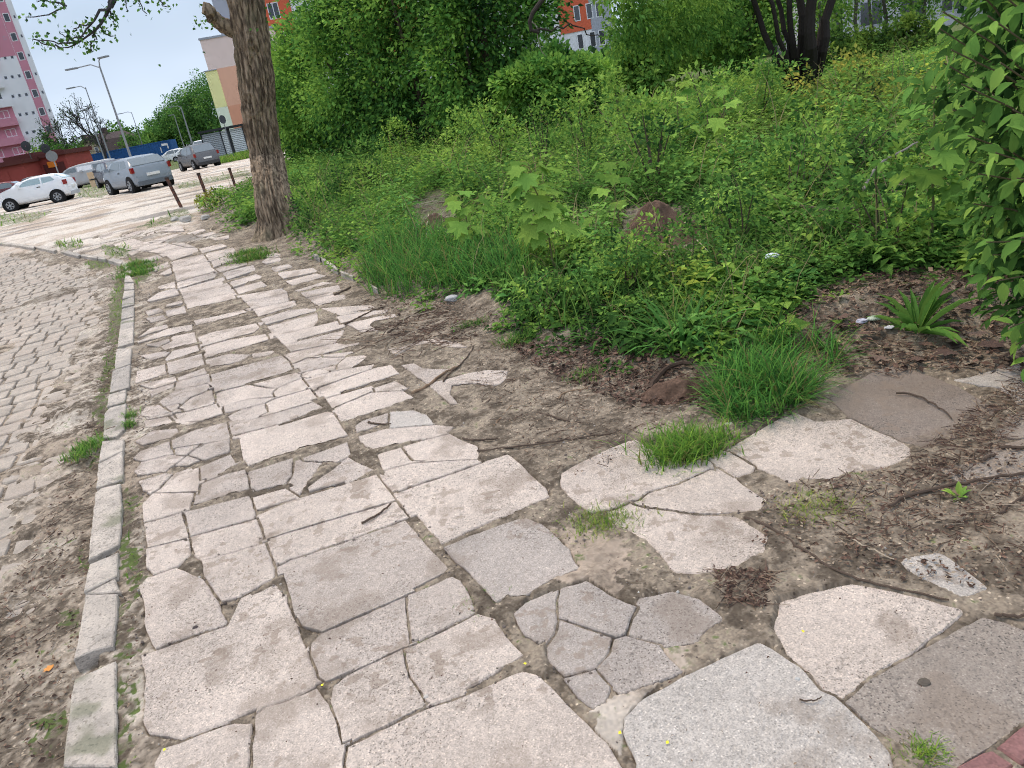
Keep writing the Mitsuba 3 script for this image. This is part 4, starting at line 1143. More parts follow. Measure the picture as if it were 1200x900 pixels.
        ma.box((sc * 2.42, sg * (W / 2 + 0.02) - 0.02, belt), (sc * 2.56, sg * (W / 2 + 0.02) + sg * 0.16, belt + .15), paint, m)
        ma.put("mirror", "mat_paint", t)
        for ax in (0.62, 0.62 + 2.48 * (L / 3.85 if style == "hatch" else 1.18)):
            a = np.linspace(0, 2 * np.pi, 21)[:-1]

            def disc(r, y0, y1, colr, nm, bs, par):
                e = np.arange(20)
                pv = np.vstack([np.column_stack([ax + r * np.cos(a), y_ + 0 * a, wheel + r * np.sin(a)]) for y_ in (y0, y1)])
                pv[:, 2] = np.maximum(pv[:, 2], 0.0)
                ff = np.vstack([np.column_stack([e, (e + 1) % 20, (e + 1) % 20 + 20, e + 20]), [[20, 20 + q_, 21 + q_, 21 + q_] for q_ in range(1, 19)], [[0, q_ + 1, q_, q_] for q_ in range(1, 19)]])
                return MB().add(pv @ m[:3, :3].T + m[:3, 3], ff, colr).put(nm, bs, par)
            yo = sg * W / 2
            disc(wheel + 0.075, yo - sg * 0.25, yo + sg * 0.004, (0.012, 0.012, 0.012), "wheel_arch", "mat_solid", t)
            wk = disc(wheel, yo - sg * 0.2, yo + sg * 0.022, (0.018, 0.018, 0.02), "wheel", "mat_solid", t)
            disc(wheel * 0.66, yo - sg * 0.1, yo + sg * 0.034, (0.34, 0.35, 0.36), "rim", "mat_solid", wk)
            mbw = MB()
            for q_ in range(6):
                an = q_ * np.pi / 3
                d_, e_ = np.array([np.cos(an), 0, np.sin(an)]), np.array([-np.sin(an), 0, np.cos(an)])
                o_ = np.array([ax, yo + sg * 0.040, wheel])
                pv = np.array([o_ + d_ * wheel * 0.22 - e_ * .02, o_ + d_ * wheel * 0.58 - e_ * .045, o_ + d_ * wheel * 0.58 + e_ * .045, o_ + d_ * wheel * 0.22 + e_ * .02])
                mbw.add(pv @ m[:3, :3].T + m[:3, 3], [[0, 1, 2], [0, 2, 3]], (0.02, 0.02, 0.02))
            mbw.put("spoke_gap", "mat_solid", wk)

    def across(nm, x0, zz0, x1, zz1, f0, f1, bsdf, colr, lift):
        w0, w1 = side_y(x0, zz0) * f0, side_y(x1, zz1) * f1
        d = unit(np.array([-(zz1 - zz0), 0, x1 - x0])) * lift
        p = np.array([(x0, w0, zz0), (x0, -w0, zz0), (x1, -w1, zz1), (x1, w1, zz1)]) + d
        vv = np.vstack([p, p - d * 3])
        MB().add(vv @ m[:3, :3].T + m[:3, 3], [[0, 1, 2, 3], [4, 7, 6, 5], [0, 4, 5, 1], [1, 5, 6, 2], [2, 6, 7, 3], [3, 7, 4, 0]], colr).put(nm, bsdf, t)
    if style == "hatch":
        across("rear_window", sc * .165, 1.01, sc * .565, h - .08, .86, .92, "mat_pane", glass, 0.014)
        across("windscreen", sc * 2.88, 1.03, sc * 2.28, h - .11, .88, .90, "mat_pane", glass, -0.016)
    else:
        across("rear_window", .075 * sc, 1.16, .13 * sc, h - .44, .86, .9, "mat_pane", glass, 0.02)
        across("windscreen", sc * 4.05, 1.2, sc * 3.4, h - .16, .86, .88, "mat_pane", glass, -0.02)
    for sg in (1, -1):
        y = W / 2
        lo, hi = ((0.03, y * .84, .74), (0.20, y * .98, .95)) if style == "hatch" else ((0.0, y * .80, .8), (0.14, y * .97, 1.2))
        MB().box((lo[0], min(sg * lo[1], sg * hi[1]), lo[2]), (hi[0], max(sg * lo[1], sg * hi[1]), hi[2]), (0.26, 0.015, 0.02), m).put("tail_light", "mat_pane", t)
        MB().box((L - .22, min(sg * y * .52, sg * y * .84), .58), (L - .04, max(sg * y * .52, sg * y * .84), .74), (0.7, 0.72, 0.75), m).put("headlight", "mat_pane", t)
    MB().box((-0.03, -.26, .56), (0.035, .26, .67), (0.75, 0.75, 0.72), m).put("number_plate", "mat_solid", t)
    MB().box((-0.035, -W * .42, .24), (0.10, W * .42, .40), np.array(paint) * 0.55, m).put("bumper", "mat_solid", t)
    MB().box((0.3, -W * .40, .16), (L - .3, W * .40, .24), (0.01, 0.01, 0.01), m).put("underside", "mat_solid", t)
    return t


SILVER, WHITE, GRAPH = (0.235, 0.27, 0.31), (0.78, 0.79, 0.80), (0.095, 0.095, 0.10)
car("silver grey hatchback seen from behind, nearest car in the yard", "car", (-13.608, 32.867), math.radians(132), SILVER, H=1.37)
car("white hatchback cut off by the left edge of the picture", "car", (-19.142, 37.807), math.radians(190), WHITE, L=3.2, W=1.5, H=1.30, wheel=0.265, glass=(0.30, 0.40, 0.42))
car("dark grey hatchback parked by the grass before the slatted shelter", "car", (-17.410, 52.360), math.radians(127), GRAPH, H=1.52, glass=(0.16, 0.19, 0.21))
car("dark car half hidden behind the silver grey hatchback", "car", (-21.520, 49.000, 0.452)[:2], math.radians(128), (0.06, 0.06, 0.08), H=1.48, glass=(0.2, 0.23, 0.25))
car("silver van with dark windows parked behind the white hatchback", "van", (-30.151, 62.000, 0.106)[:2], math.radians(188), (0.36, 0.37, 0.38), L=4.7, W=1.85, H=1.72, style="van", wheel=0.33, name="parked_van", ref=(3.5, 0.85))
car("dark red car before the long red garage", "car", (-37.862, 68.000, 0.633)[:2], math.radians(8), (0.14, 0.012, 0.02), ref=(1.9, 0))
car("grey car beside the dark red one, behind the white hatchback", "car", (-38.284, 74.000, 0.775)[:2], math.radians(20), (0.12, 0.13, 0.14), ref=(1.9, 0))
car("small white car far off at the foot of the wood, left one of the pair", "car", (-37.540, 106.000, 0.732)[:2], math.radians(176), WHITE, ref=(1.9, 0))
car("white car far off at the wood, just left of the dark grey hatchback", "car", (-33.016, 98.000, 0.889)[:2], math.radians(170), WHITE, ref=(1.9, 0))
car("white tall car peeping over the roof of the dark grey hatchback", "car", (-25.852, 82.000, 0.851)[:2], math.radians(100), WHITE, ref=(1.9, 0), H=1.85)


# ------------------------------------------------------------------ far trees
def far_tree(label, base, h, w, nleaf, leaf, light, seed, name="tree", trunk=0.3, tint=(1, 1, 1), clumps=50, group="trees beyond the yard", bare=0.15):
    rng = np.random.default_rng(seed)
    key = thing(name, label, "tree", group)
    b = np.array([base[0], base[1], float(land(base[0], base[1]))])
    ctr = b + [0, 0, h * (0.5 + bare / 2)]
    d = sphere_dirs(rng, clumps)
    rad = rng.uniform(0.2, 1, clumps) ** 0.5 * (0.7 + 0.5 * meshkit.noise(d * 1.6 + seed, seed))
    cc = ctr + d * rad[:, None] * [w / 2, w / 2, h * (0.5 - bare / 2)]
    cr = (w + h) / 2 * rng.uniform(0.08, 0.17, clumps)
    k = rng.choice(clumps, nleaf, p=cr ** 2 / (cr ** 2).sum())
    off = sphere_dirs(rng, nleaf) * rng.uniform(0, 1, (nleaf, 1)) ** 0.5
    P = cc[k] + off * cr[k][:, None]
    out = unit(P - ctr)
    L = leaf * rng.uniform(0.6, 1.4, nleaf)
    mb = MB()
    leaves(mb, P, off + 0.6 * rng.standard_normal((nleaf, 3)), out * 0.5 + [0, 0, 0.7] + 0.5 * rng.standard_normal((nleaf, 3)), L, L * 0.7, greens(rng, nleaf, (light + 0.15 * rng.standard_normal(clumps))[k], 0.15) * np.asarray(tint), "diamond")
    mb.put("crown", "mat_leaf", key)
    st = MB()
    st.tube(np.linspace(b - [0, 0, 0.2], ctr, 5), np.linspace(trunk, trunk * 0.4, 5) / 2, 7, (0.07, 0.055, 0.045))
    for j in range(min(10, clumps)):
        s0 = b + (ctr - b) * rng.uniform(0.4, 0.95)
        st.tube([s0, (s0 + cc[j]) / 2 + [0, 0, 0.04 * h], cc[j]], [trunk * 0.2, trunk * 0.12, trunk * 0.05], 5, (0.07, 0.055, 0.045))
    st.put("trunk", "mat_solid", key)
    return key


FOREST = [((-73.662, 190.000, -0.346), 6.0, 8), ((-69.387, 185.000, -0.342), 7.2, 8), ((-68.862, 190.000, -0.443), 8.5, 8), ((-68.016, 195.000, -0.582), 10.5, 8), ((-63.871, 190.000, -0.575), 12.2, 8), ((-59.851, 185.000, -0.565), 12.8, 8), ((-59.067, 190.000, -0.673), 14.2, 8), ((-55.173, 185.000, -0.660), 15, 9), ((-51.405, 180.000, -0.646), 15, 9)]
NAMES = ["low rounded green tree at the left end of the wood", "bushy green tree in the wood right of the house", "green tree in the wood above the white cars", "tall pale green tree in the middle of the wood", "tall green tree of the wood behind the short lamp",
         "tall green tree of the wood left of the yellow building edge", "tall tree in the wood two left of the yellow building edge", "tallest green tree touching the yellow building edge", "tall green tree mostly hidden behind the peach building"]
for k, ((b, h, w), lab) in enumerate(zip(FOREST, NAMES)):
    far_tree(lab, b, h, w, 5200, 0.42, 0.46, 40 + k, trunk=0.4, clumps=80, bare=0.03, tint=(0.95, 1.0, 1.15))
far_tree("dark round tree standing behind the house with the brown roof", (-65.215, 160.000, 0.541), 8, 8, 2200, 0.5, 0.42, 60, bare=0.1)
far_tree("dark green tree left of the house under the bare tree", (-56.698, 118.000, 1.182), 5.6, 8, 2600, 0.34, 0.28, 61, bare=0.04)
far_tree("dark green bush between the tower and the bare tree", (-60.246, 122.000, 0.966), 7.0, 6, 2200, 0.34, 0.26, 62, bare=0.04)
far_tree("dark shrub before the cream wall of the house", (-53.144, 120.000, 0.351), 2.0, 3, 1500, 0.3, 0.30, 63, bare=0.04)
far_tree("shrub between the house and the wood", (-50.204, 125.000, 0.637), 5.2, 4, 1300, 0.3, 0.36, 64, bare=0.04)


def bare_tree(label, base, h, w, seed, nleaf=900, trunk=0.5):
    """spring tree: branches with a thin haze of small leaves"""
    rng = np.random.default_rng(seed)
    key = thing("tree", label, "tree", "trees beyond the yard")
    b = np.array([base[0], base[1], 0.0])
    st, tips = MB(), []

    def grow(p, d, length, r, lev):
        q = p + d * length
        mid = (p + q) / 2 + rng.normal(0, 0.05, 3) * length
        st.tube([p, mid, q], [max(r, .03), max(r * 0.85, .03), max(r * 0.65, .025)], 5, (0.05, 0.045, 0.045), cap=False)
        if lev == 0:
            tips.append(q)
            return
        for _ in range(3 if lev > 1 else 3):
            nd = unit(d + rng.normal(0, 0.5, 3) + [0, 0, 0.18])
            grow(q if rng.random() < .7 else mid, unit(nd), length * rng.uniform(0.62, 0.85), r * 0.58, lev - 1)
    grow(b, np.array([0.02, 0, 1.0]), h * 0.33, trunk / 2, 5)
    st.put("trunk", "mat_solid", key)
    tips = np.array(tips)
    P = tips[rng.integers(0, len(tips), nleaf)] + rng.normal(0, 0.2, (nleaf, 3))
    mb = MB()
    leaves(mb, P, rng.standard_normal((nleaf, 3)), rng.standard_normal((nleaf, 3)), 0.2, 0.13, greens(rng, nleaf, 0.2, 0.2) * [0.9, 0.75, 0.9], "diamond")
    mb.put("crown", "mat_leaf", key)


bare_tree("thin dark tree with an open round crown standing left of the house", (-48.775, 112.000, 0.742), 10.5, 10, 3)
bare_tree("slender sparse tree close to the right edge of the tower", (-57.236, 122.000, 1.414), 8.5, 4.5, 4, 500, 0.3)

# ------------------------------------------------------------------ the leaning tree by the pavement
t = thing("leaning_tree", "thick leaning tree with deeply furrowed bark at the edge of the pavement", "tree")
b0 = np.array([(-3.198, 12.500)[0], (-3.198, 12.500)[1], 0.0]) + [0.0, 0.2, 0]
b0[2] = float(land(b0[0], b0[1]))
axis_pts = [b0 + [-0.02, 0.0, -0.15], b0 + [0.0, 0.0, 0.35], np.array((-3.245, 13.300, 1.253)), np.array((-3.044, 13.200, 2.461)), np.array((-2.853, 13.100, 3.453)), np.array((-2.679, 13.000, 4.644)), np.array((-2.469, 12.900, 5.623))]
tt = np.concatenate([[0], np.cumsum(np.linalg.norm(np.diff(axis_pts, axis=0), axis=1))])
from scipy.interpolate import CubicSpline, PchipInterpolator
cs = PchipInterpolator(tt, np.array(axis_pts))
nz, na = 420, 260
ss = np.linspace(0, tt[-1], nz)
ctr = cs(ss)
tan = unit(cs(ss, 1))
ax1 = unit(np.cross(tan, [0, 1, 0]))
ax2 = np.cross(ax1, tan)
th = np.linspace(0, 2 * np.pi, na, endpoint=False)
R = np.interp(ss, [0, 0.25, 0.7, 1.6, 3.2, 4.3, 5.2, tt[-1]], [0.42, 0.325, 0.280, 0.258, 0.258, 0.262, 0.275, 0.22])
TH, SS = np.meshgrid(th, ss)
cx, cy = np.cos(TH), np.sin(TH)
warp = 0.5 * (meshkit.fbm(np.stack([cx * 2, cy * 2, SS * 0.9], -1), 3, 1) - 0.5)
ridge = np.abs(meshkit.noise(np.stack([cx * 7.5 + warp * 3.5, cy * 7.5 + warp * 3.5, SS * 1.5], -1), 5) - 0.5) * 2
ridge2 = np.abs(meshkit.noise(np.stack([cx * 14 + warp * 5, cy * 14 + warp * 5, SS * 4.0], -1), 8) - 0.5) * 2
bump = 0.058 * np.clip(ridge * 2.3, 0, 1) ** 0.6 + 0.020 * np.clip(ridge2 * 1.4, 0, 1) + 0.014 * (meshkit.fbm(np.stack([cx * 20, cy * 20, SS * 16], -1), 3, 4) - 0.5) - 0.05
lobe = 0.05 * (meshkit.noise(np.stack([cx * 1.3, cy * 1.3, SS * 0.7], -1), 12) - 0.5)
knot = 0
for a0, s0, am in ((-1.75, 3.22, 0.05), (-1.35, 2.35, 0.04), (2.75, 4.35, 0.09), (3.0, 4.05, 0.05), (-0.2, 4.55, 0.05)):
    dd = np.hypot((np.angle(np.exp(1j * (TH - a0)))) * 0.32, (SS - s0) * 0.9)
    knot = knot + am * np.exp(-(dd / 0.10) ** 2) - am * 0.9 * np.exp(-(dd / 0.035) ** 2) + 0.02 * np.exp(-((dd - 0.15) / 0.03) ** 2)
flare = 0.22 * np.exp(-SS / 0.22) * (meshkit.noise(np.stack([cx * 1.8, cy * 1.8, SS * 0.5], -1), 21))
rad = R[:, None] + bump + lobe + knot + flare
V = ctr[:, None] + rad[..., None] * (cx[..., None] * ax1[:, None] + cy[..., None] * ax2[:, None])
i, j = np.meshgrid(np.arange(nz - 1), np.arange(na), indexing="ij")
q = np.stack([i * na + j, (i + 1) * na + j, (i + 1) * na + (j + 1) % na, i * na + (j + 1) % na], -1).reshape(-1, 4)
mesh = trimesh.Trimesh(V.reshape(-1, 3), np.vstack([q[:, [0, 1, 2]], q[:, [0, 2, 3]]]), process=False)
if mesh.volume < 0:
    mesh.invert()
add("trunk", mikit.ply((np.array(mesh.vertices), np.array(mesh.faces)), "mat_bark", smooth=True), t)


def bent(mb, pts, r0, r1, c, sides=7, wob=0.0, seed=0, n=14):
    rr = np.random.default_rng(seed)
    p = np.array(pts, float)
    s = np.concatenate([[0], np.cumsum(np.linalg.norm(np.diff(p, axis=0), axis=1))])
    x = PchipInterpolator(s, p)(np.linspace(0, s[-1], n))
    x[1:-1] += rr.normal(0, wob, (n - 2, 3))
    mb.tube(x, np.linspace(r0, r1, n), sides, c)
    return x


BARK = (0.085, 0.065, 0.055)
mb = MB()
bent(mb, [(-3.115, 13.100, 3.070), (-3.296, 12.950, 3.197), (-3.375, 12.850, 3.342), (-3.438, 12.800, 3.417)], 0.13, 0.085, BARK, 10, 0.012, 1)
v, f, _ = mb.mesh()
add("branch_stub", mikit.ply((v, f), "mat_bark", smooth=40), t, "short broken branch stub on the left of the trunk")
mb, tips = MB(), []
TWIG = (0.06, 0.055, 0.06)
bent(mb, [(-2.484, 12.900, 5.575), (-2.839, 12.400, 5.347), (-3.409, 11.600, 4.338), (-3.812, 11.100, 3.698), (-4.040, 10.900, 3.346)], 0.11, 0.035, TWIG, 7, 0.02, 2)
bent(mb, [(-2.484, 12.900, 5.575), (-1.494, 12.400, 5.803), (-0.245, 12.400, 6.252)], 0.17, 0.06, TWIG, 7, 0.05, 22)
bent(mb, [(-2.484, 12.900, 5.575), (-2.240, 13.600, 7.000), (-2.244, 14.200, 8.399)], 0.15, 0.05, TWIG, 7, 0.05, 23)
TWIGS = (
    [(-3.999, 10.790, 3.329), (-4.130, 10.790, 3.293), (-4.289, 10.790, 3.185), (-4.421, 10.790, 3.090), (-4.538, 10.790, 3.012)],
    [(-4.022, 10.850, 3.338), (-4.174, 10.850, 3.189), (-4.317, 10.850, 3.096), (-4.477, 10.850, 3.045), (-4.591, 10.850, 3.005), (-4.789, 10.850, 2.999)],
    [(-4.245, 10.910, 3.157), (-4.204, 10.910, 3.061), (-4.118, 10.910, 3.026)],
    [(-4.550, 10.820, 3.016), (-4.700, 10.820, 3.022), (-4.868, 10.820, 3.090), (-5.043, 10.820, 3.140)],
    [(-4.802, 10.880, 3.003), (-4.940, 10.880, 3.067), (-5.091, 10.880, 3.152)],
    [(-3.999, 10.790, 3.329), (-3.990, 10.790, 3.499), (-3.984, 10.790, 3.686)],
    [(-4.313, 10.850, 3.194), (-4.431, 10.850, 3.194), (-4.547, 10.850, 3.175)],
    [(-4.364, 10.910, 3.128), (-4.341, 10.910, 3.045), (-4.424, 10.910, 2.999)],
    [(-4.387, 10.820, 2.988), (-4.402, 10.820, 2.891)],
    [(-4.576, 10.880, 3.024), (-4.623, 10.880, 3.071), (-4.723, 10.880, 3.148)],
    [(-4.428, 10.790, 3.072), (-4.557, 10.790, 3.074), (-4.659, 10.790, 3.033)],
    [(-4.028, 10.850, 3.320), (-4.042, 10.850, 3.225), (-4.045, 10.850, 3.128)],
    [(-4.443, 10.910, 3.684), (-4.607, 10.910, 3.540), (-4.558, 10.910, 3.445), (-4.676, 10.910, 3.417), (-4.880, 10.910, 3.393), (-5.089, 10.910, 3.409)],
    [(-4.520, 10.820, 3.430), (-4.662, 10.820, 3.502), (-4.842, 10.820, 3.532)],
    [(-4.017, 10.880, 3.704), (-3.849, 10.880, 3.524), (-3.827, 10.880, 3.347), (-3.839, 10.880, 3.252)],
    [(-3.566, 10.790, 3.616), (-3.620, 10.790, 3.284), (-3.591, 10.790, 3.182)],
    [(-3.355, 10.850, 3.494), (-3.396, 10.850, 3.251), (-3.341, 10.850, 3.223)])
for k, q in enumerate(TWIGS):
    x = bent(mb, q, 0.022 if k < 2 else 0.012, 0.006, TWIG, 5, 0.01, 30 + k, 10)
    tips.append(x[2:])
mb.put("limb", "mat_solid", t)
tips = np.vstack(tips)
rng = np.random.default_rng(77)
P = tips[rng.integers(0, len(tips), 420)] + rng.normal(0, 0.045, (420, 3))
crown = [np.array((-1.454, 12.500, 6.015)), np.array((-2.209, 13.800, 7.746)), np.array((-3.259, 11.900, 5.094)), np.array((-0.331, 12.400, 6.354))]
P2 = np.vstack([c + rng.normal(0, 0.8, (700, 3)) for c in crown])
P = np.vstack([P, P2])
mb = MB()
leaves(mb, P, rng.standard_normal((len(P), 3)) + [0, 0, -0.5], rng.standard_normal((len(P), 3)), 0.055, 0.04, greens(rng, len(P), 0.35, 0.2), "ovate")
# the few leaves close to the stub and the trunk
q = np.array([(-3.532, 12.900, 3.222), (-3.442, 12.900, 3.300), (-3.500, 12.900, 3.403), (-3.371, 12.900, 3.241), (-3.560, 12.900, 3.297), (-3.654, 12.900, 3.207), (-3.438, 12.900, 3.194), (-2.683, 13.100, 3.188), (-2.568, 13.100, 3.310)])
P = np.repeat(q, 5, 0) + rng.normal(0, 0.05, (45, 3))
leaves(mb, P, rng.standard_normal((45, 3)), rng.standard_normal((45, 3)), 0.06, 0.045, greens(rng, 45, 0.35, 0.2), "ovate")
mb.put("crown", "mat_leaf", t)

# ------------------------------------------------------------------ tall shrubs at the back
GR = "tall shrubs behind the weeds"
TALL = [((-6.374, 31.836), 1.4, 1.4, 4.2, 0.78, "bright green tall shrub just right of the leaning tree"),
        ((-4.342, 28.235), 1.8, 1.7, 4.9, 0.70, "tall leafy shrub second to the right of the leaning tree"),
        ((-2.403, 24.850), 2.0, 1.8, 5.9, 0.62, "tallest green shrub in the middle of the dark thicket"),
        ((-0.844, 22.849), 2.0, 1.8, 5.9, 0.52, "dark green tall shrub with shaded stems at its foot"),
        ((0.926, 20.844), 1.75, 1.7, 5.0, 0.48, "dark tall shrub at the right of the thicket, under the bent branch"),
        ((2.234, 19.234), 1.3, 1.4, 1.75, 0.60, "green shrub at the right end of the thicket below the red panel")]
for k, ((x, y), w, d, h, light, lab) in enumerate(TALL):
    shrub("tall_shrub", lab, "shrub", on(x, y), (w, d, h), 22000, 0.135, light, 120, 100 + k, "diamond", 0.46, 10, GR, bare=0.0, spread=0.20, tint=(0.90, 1.0, 0.98))
shrub("brown_shrub", "half dead brownish shrub at the right of the dark thicket", "shrub", on(*(1.834, 20.886)), (0.8, 0.7, 1.7), 1500, 0.10, 0.5, 40, 131, "diamond", 0.5, 14, tint=(1.5, 0.85, 0.8), bare=0.1)
t = thing("bent_branch", "dark bent branch hanging before the thicket at the top of the picture", "branch")
mb = MB()
bent(mb, [(2.182, 15.000, 3.998), (1.914, 15.000, 3.252), (1.735, 15.000, 2.806), (1.532, 15.000, 2.605), (1.500, 15.000, 2.414), (1.647, 15.000, 2.361)], 0.07, 0.03, (0.045, 0.035, 0.03), 8, 0.015, 3)
bent(mb, [(1.591, 15.000, 2.399), (1.928, 15.000, 2.369), (2.210, 15.000, 2.391), (2.526, 15.000, 2.210), (2.742, 15.000, 2.073)], 0.022, 0.008, (0.045, 0.035, 0.03), 6, 0.02, 4)
bent(mb, [(1.528, 15.000, 2.578), (1.623, 15.000, 2.407), (1.615, 15.000, 2.168), (1.705, 15.000, 1.952)], 0.012, 0.006, (0.25, 0.22, 0.17), 5, 0.01, 5)
mb.put("wood", "mat_solid", t)

# tree with many stems
t = thing("multi_stem_tree", "dark tree of many stems spreading from one base on the right of the bank", "tree")
bx, by = (6.432, 15.259)
base = on(bx, by)
DP = by
mb = MB()
STEMS = ((5.057, 14.200, 2.749), (5.260, 13.900, 2.673), (5.747, 14.600, 2.690), (5.736, 14.000, 2.860), (6.205, 14.500, 2.861), (6.144, 13.800, 2.761), (6.748, 14.200, 2.337), (7.190, 14.800, 2.612))
MIDS = ((5.523, 14.200, 1.407), (5.600, 14.000, 1.518), (5.850, 14.400, 1.500), (5.823, 14.100, 1.622), (6.146, 14.400, 1.657), (6.088, 13.900, 1.495), (6.412, 14.200, 1.391), (6.434, 14.500, 1.195))
for k, (e, q) in enumerate(zip(STEMS, MIDS)):
    r = (0.07, 0.055, 0.06, 0.07, 0.10, 0.13, 0.11, 0.06)[k]
    bent(mb, [base + [(-0.14, -0.1, -0.04, -0.02, 0.03, 0.06, 0.1, 0.12)[k], 0.05 * (k % 3 - 1), -0.1], q, e, np.array(e) + (np.array(e) - np.array(q)) * 0.8], r, r * 0.45, (0.028, 0.022, 0.02), 8, 0.02, 50 + k)
mb.put("stem", "mat_solid", t)
rng = np.random.default_rng(9)
cl = np.vstack([np.array(c) for c in [(2.978, 13.200, 2.718), (3.265, 13.400, 2.448), (3.740, 13.600, 2.514), (4.175, 13.600, 2.689), (2.988, 13.200, 2.229), (3.411, 13.600, 2.063), (3.896, 13.800, 2.100), (4.402, 14.000, 2.254), (4.856, 14.200, 2.589), (4.807, 14.400, 2.022), (2.659, 13.000, 2.628), (5.319, 14.400, 2.992), (5.978, 14.200, 3.228), (6.592, 14.000, 2.843), (7.215, 14.400, 2.285), (3.602, 13.900, 1.789), (4.147, 14.000, 1.835), (2.881, 13.500, 1.955), (3.370, 13.500, 3.173), (4.740, 13.500, 3.303)]])
n = 9000
k = rng.integers(0, len(cl), n)
off = sphere_dirs(rng, n) * rng.uniform(0, 1, (n, 1)) ** 0.5
P = cl[k] + off * [0.42, 0.42, 0.30]
L = 0.10 * rng.uniform(0.6, 1.3, n)
mb = MB()
leaves(mb, P, off + [0, 0, -0.4] + 0.5 * rng.standard_normal((n, 3)), [0, 0, 1] + 0.5 * rng.standard_normal((n, 3)), L, L * 0.42, greens(rng, n, (0.62 + 0.15 * rng.standard_normal(len(cl)))[k], 0.15), "ovate")
mb.put("crown", "mat_leaf", t)

# the wood edge and thin trees behind the bank
for k, ((x, y), h, w, n, li, lab) in enumerate((
        ((5.794, 24.806), 2.3, 1.9, 3600, 0.68, "light green small tree right of the red panel"), ((6.344, 25.291), 3.2, 3.0, 4600, 0.74, "yellow green small tree behind the maple saplings"), ((8.258, 27.671), 4.0, 3.4, 5000, 0.64, "bright green bushy tree left of the many stemmed tree"),
        ((9.283, 25.753), 3.2, 2.8, 4000, 0.55, "green bushy tree right behind the many stemmed tree"), ((4.111, 24.632), 1.1, 1.5, 2600, 0.58, "dull green bushy tree under the grey panels"), ((13.016, 39.281), 5.2, 3.6, 5000, 0.55, "tall soft green tree showing between the stems of the dark tree"))):
    far_tree(lab, (x, y), h, w, n, 0.15, li, 200 + k, "small_tree", 0.12, clumps=60, group="small trees at the back of the bank", bare=0.02)
for k, (b, h) in enumerate((((10.776, 24.000, 0.907), 7), ((12.784, 27.000, 0.707), 8), ((12.370, 25.000, 0.680), 7.5), ((14.877, 29.000, 0.442), 8), ((13.840, 26.000, 0.475), 7), ((15.566, 28.000, 0.274), 8), ((14.519, 25.000, 0.309), 7))):
    rng = np.random.default_rng(300 + k)
    lab = ("thin young tree just right of the dark stems", "thin young tree second right of the dark stems", "thin young tree third right of the dark stems", "thin young tree before the middle of the pale building",
           "thin young tree before the right half of the pale building", "thin young tree at the right end of the pale building", "thin young tree half hidden by the near large leaved shrub")[k]
    key = thing("thin_tree", lab, "tree", "thin trees before the pale building")
    z = float(land(b[0], b[1]))
    mb = MB()
    x = bent(mb, [(b[0], b[1], z - 0.1), (b[0] + rng.normal(0, 0.15), b[1], z + h * 0.5), (b[0] + rng.normal(0, 0.3), b[1], z + h)], 0.06, 0.015, (0.10, 0.09, 0.075), 6, 0.02, k)
    ends = []
    for q in range(16):
        s0 = x[rng.integers(2, 14)]
        e = s0 + [rng.normal(0, 0.8), rng.normal(0, 0.8), rng.uniform(0.2, 1.0)]
        bent(mb, [s0, (s0 + e) / 2 + [0, 0, 0.1], e], 0.016, 0.006, (0.10, 0.09, 0.075), 4, 0.02, q, 6)
        ends += [e, (s0 + e) / 2]
    mb.put("trunk", "mat_solid", key)
    ends = np.array(ends)
    n = 4600
    P = ends[rng.integers(0, len(ends), n)] + rng.normal(0, 0.34, (n, 3))
    mb = MB()
    leaves(mb, P, rng.standard_normal((n, 3)), [0, 0, 1] + rng.standard_normal((n, 3)), 0.12, 0.075, greens(rng, n, 0.62, 0.2), "diamond")
    mb.put("crown", "mat_leaf", key)
for k, ((x, y, _), sz, li, lab) in enumerate((((10.639, 23.000, 0.656), (0.9, 0.7, 1.0), 0.5, "dull shrub at the field edge under the pale building"), ((12.259, 24.000, 0.509), (0.9, 0.7, 0.8), 0.42, "dark shrub at the middle of the field edge"), ((12.861, 23.000, 0.498), (0.9, 0.7, 1.0), 0.55, "green shrub at the field edge beside the near shrub"))):
    shrub("field_shrub", lab, "shrub", on(x, y), sz, 2600, 0.11, li, 50, 330 + k, "diamond", 0.5, 8, "shrubs along the field edge", tint=(1.1, 0.95, 0.9))
rng = np.random.default_rng(91)
mb = MB()
n = 26000
a = rng.uniform(-24, 44, n)
r = rng.uniform(60, 82, n)
x, y = r * np.sin(np.radians(a)), r * np.cos(np.radians(a))
keep = (a > -4)
x, y = x[keep], y[keep]
top = (0.45 + 0.55 * sstep(0.32, 0.42, np.arctan2(x, y))) * (4.5 + 3 * meshkit.fbm(np.column_stack([x * 0.12, y * 0.12, 0 * x]), 3))
P = np.column_stack([x, y, top * rng.uniform(0, 1, len(x)) ** 0.7])
leaves(mb, P, rng.standard_normal((len(P), 3)), [0, -0.5, 1] + 0.6 * rng.standard_normal((len(P), 3)), 0.7, 0.5, greens(rng, len(P), 0.42, 0.25), "diamond")
scene[thing("far_wood", "far mass of green trees behind the field and buildings", "wood", kind="stuff")] = mikit.ply(mb.mesh()[:2], "mat_leaf", color=mb.mesh()[2])


# ------------------------------------------------------------------ weeds of the bank
def zone(*polys):
    return [Polygon(q) for q in polys]


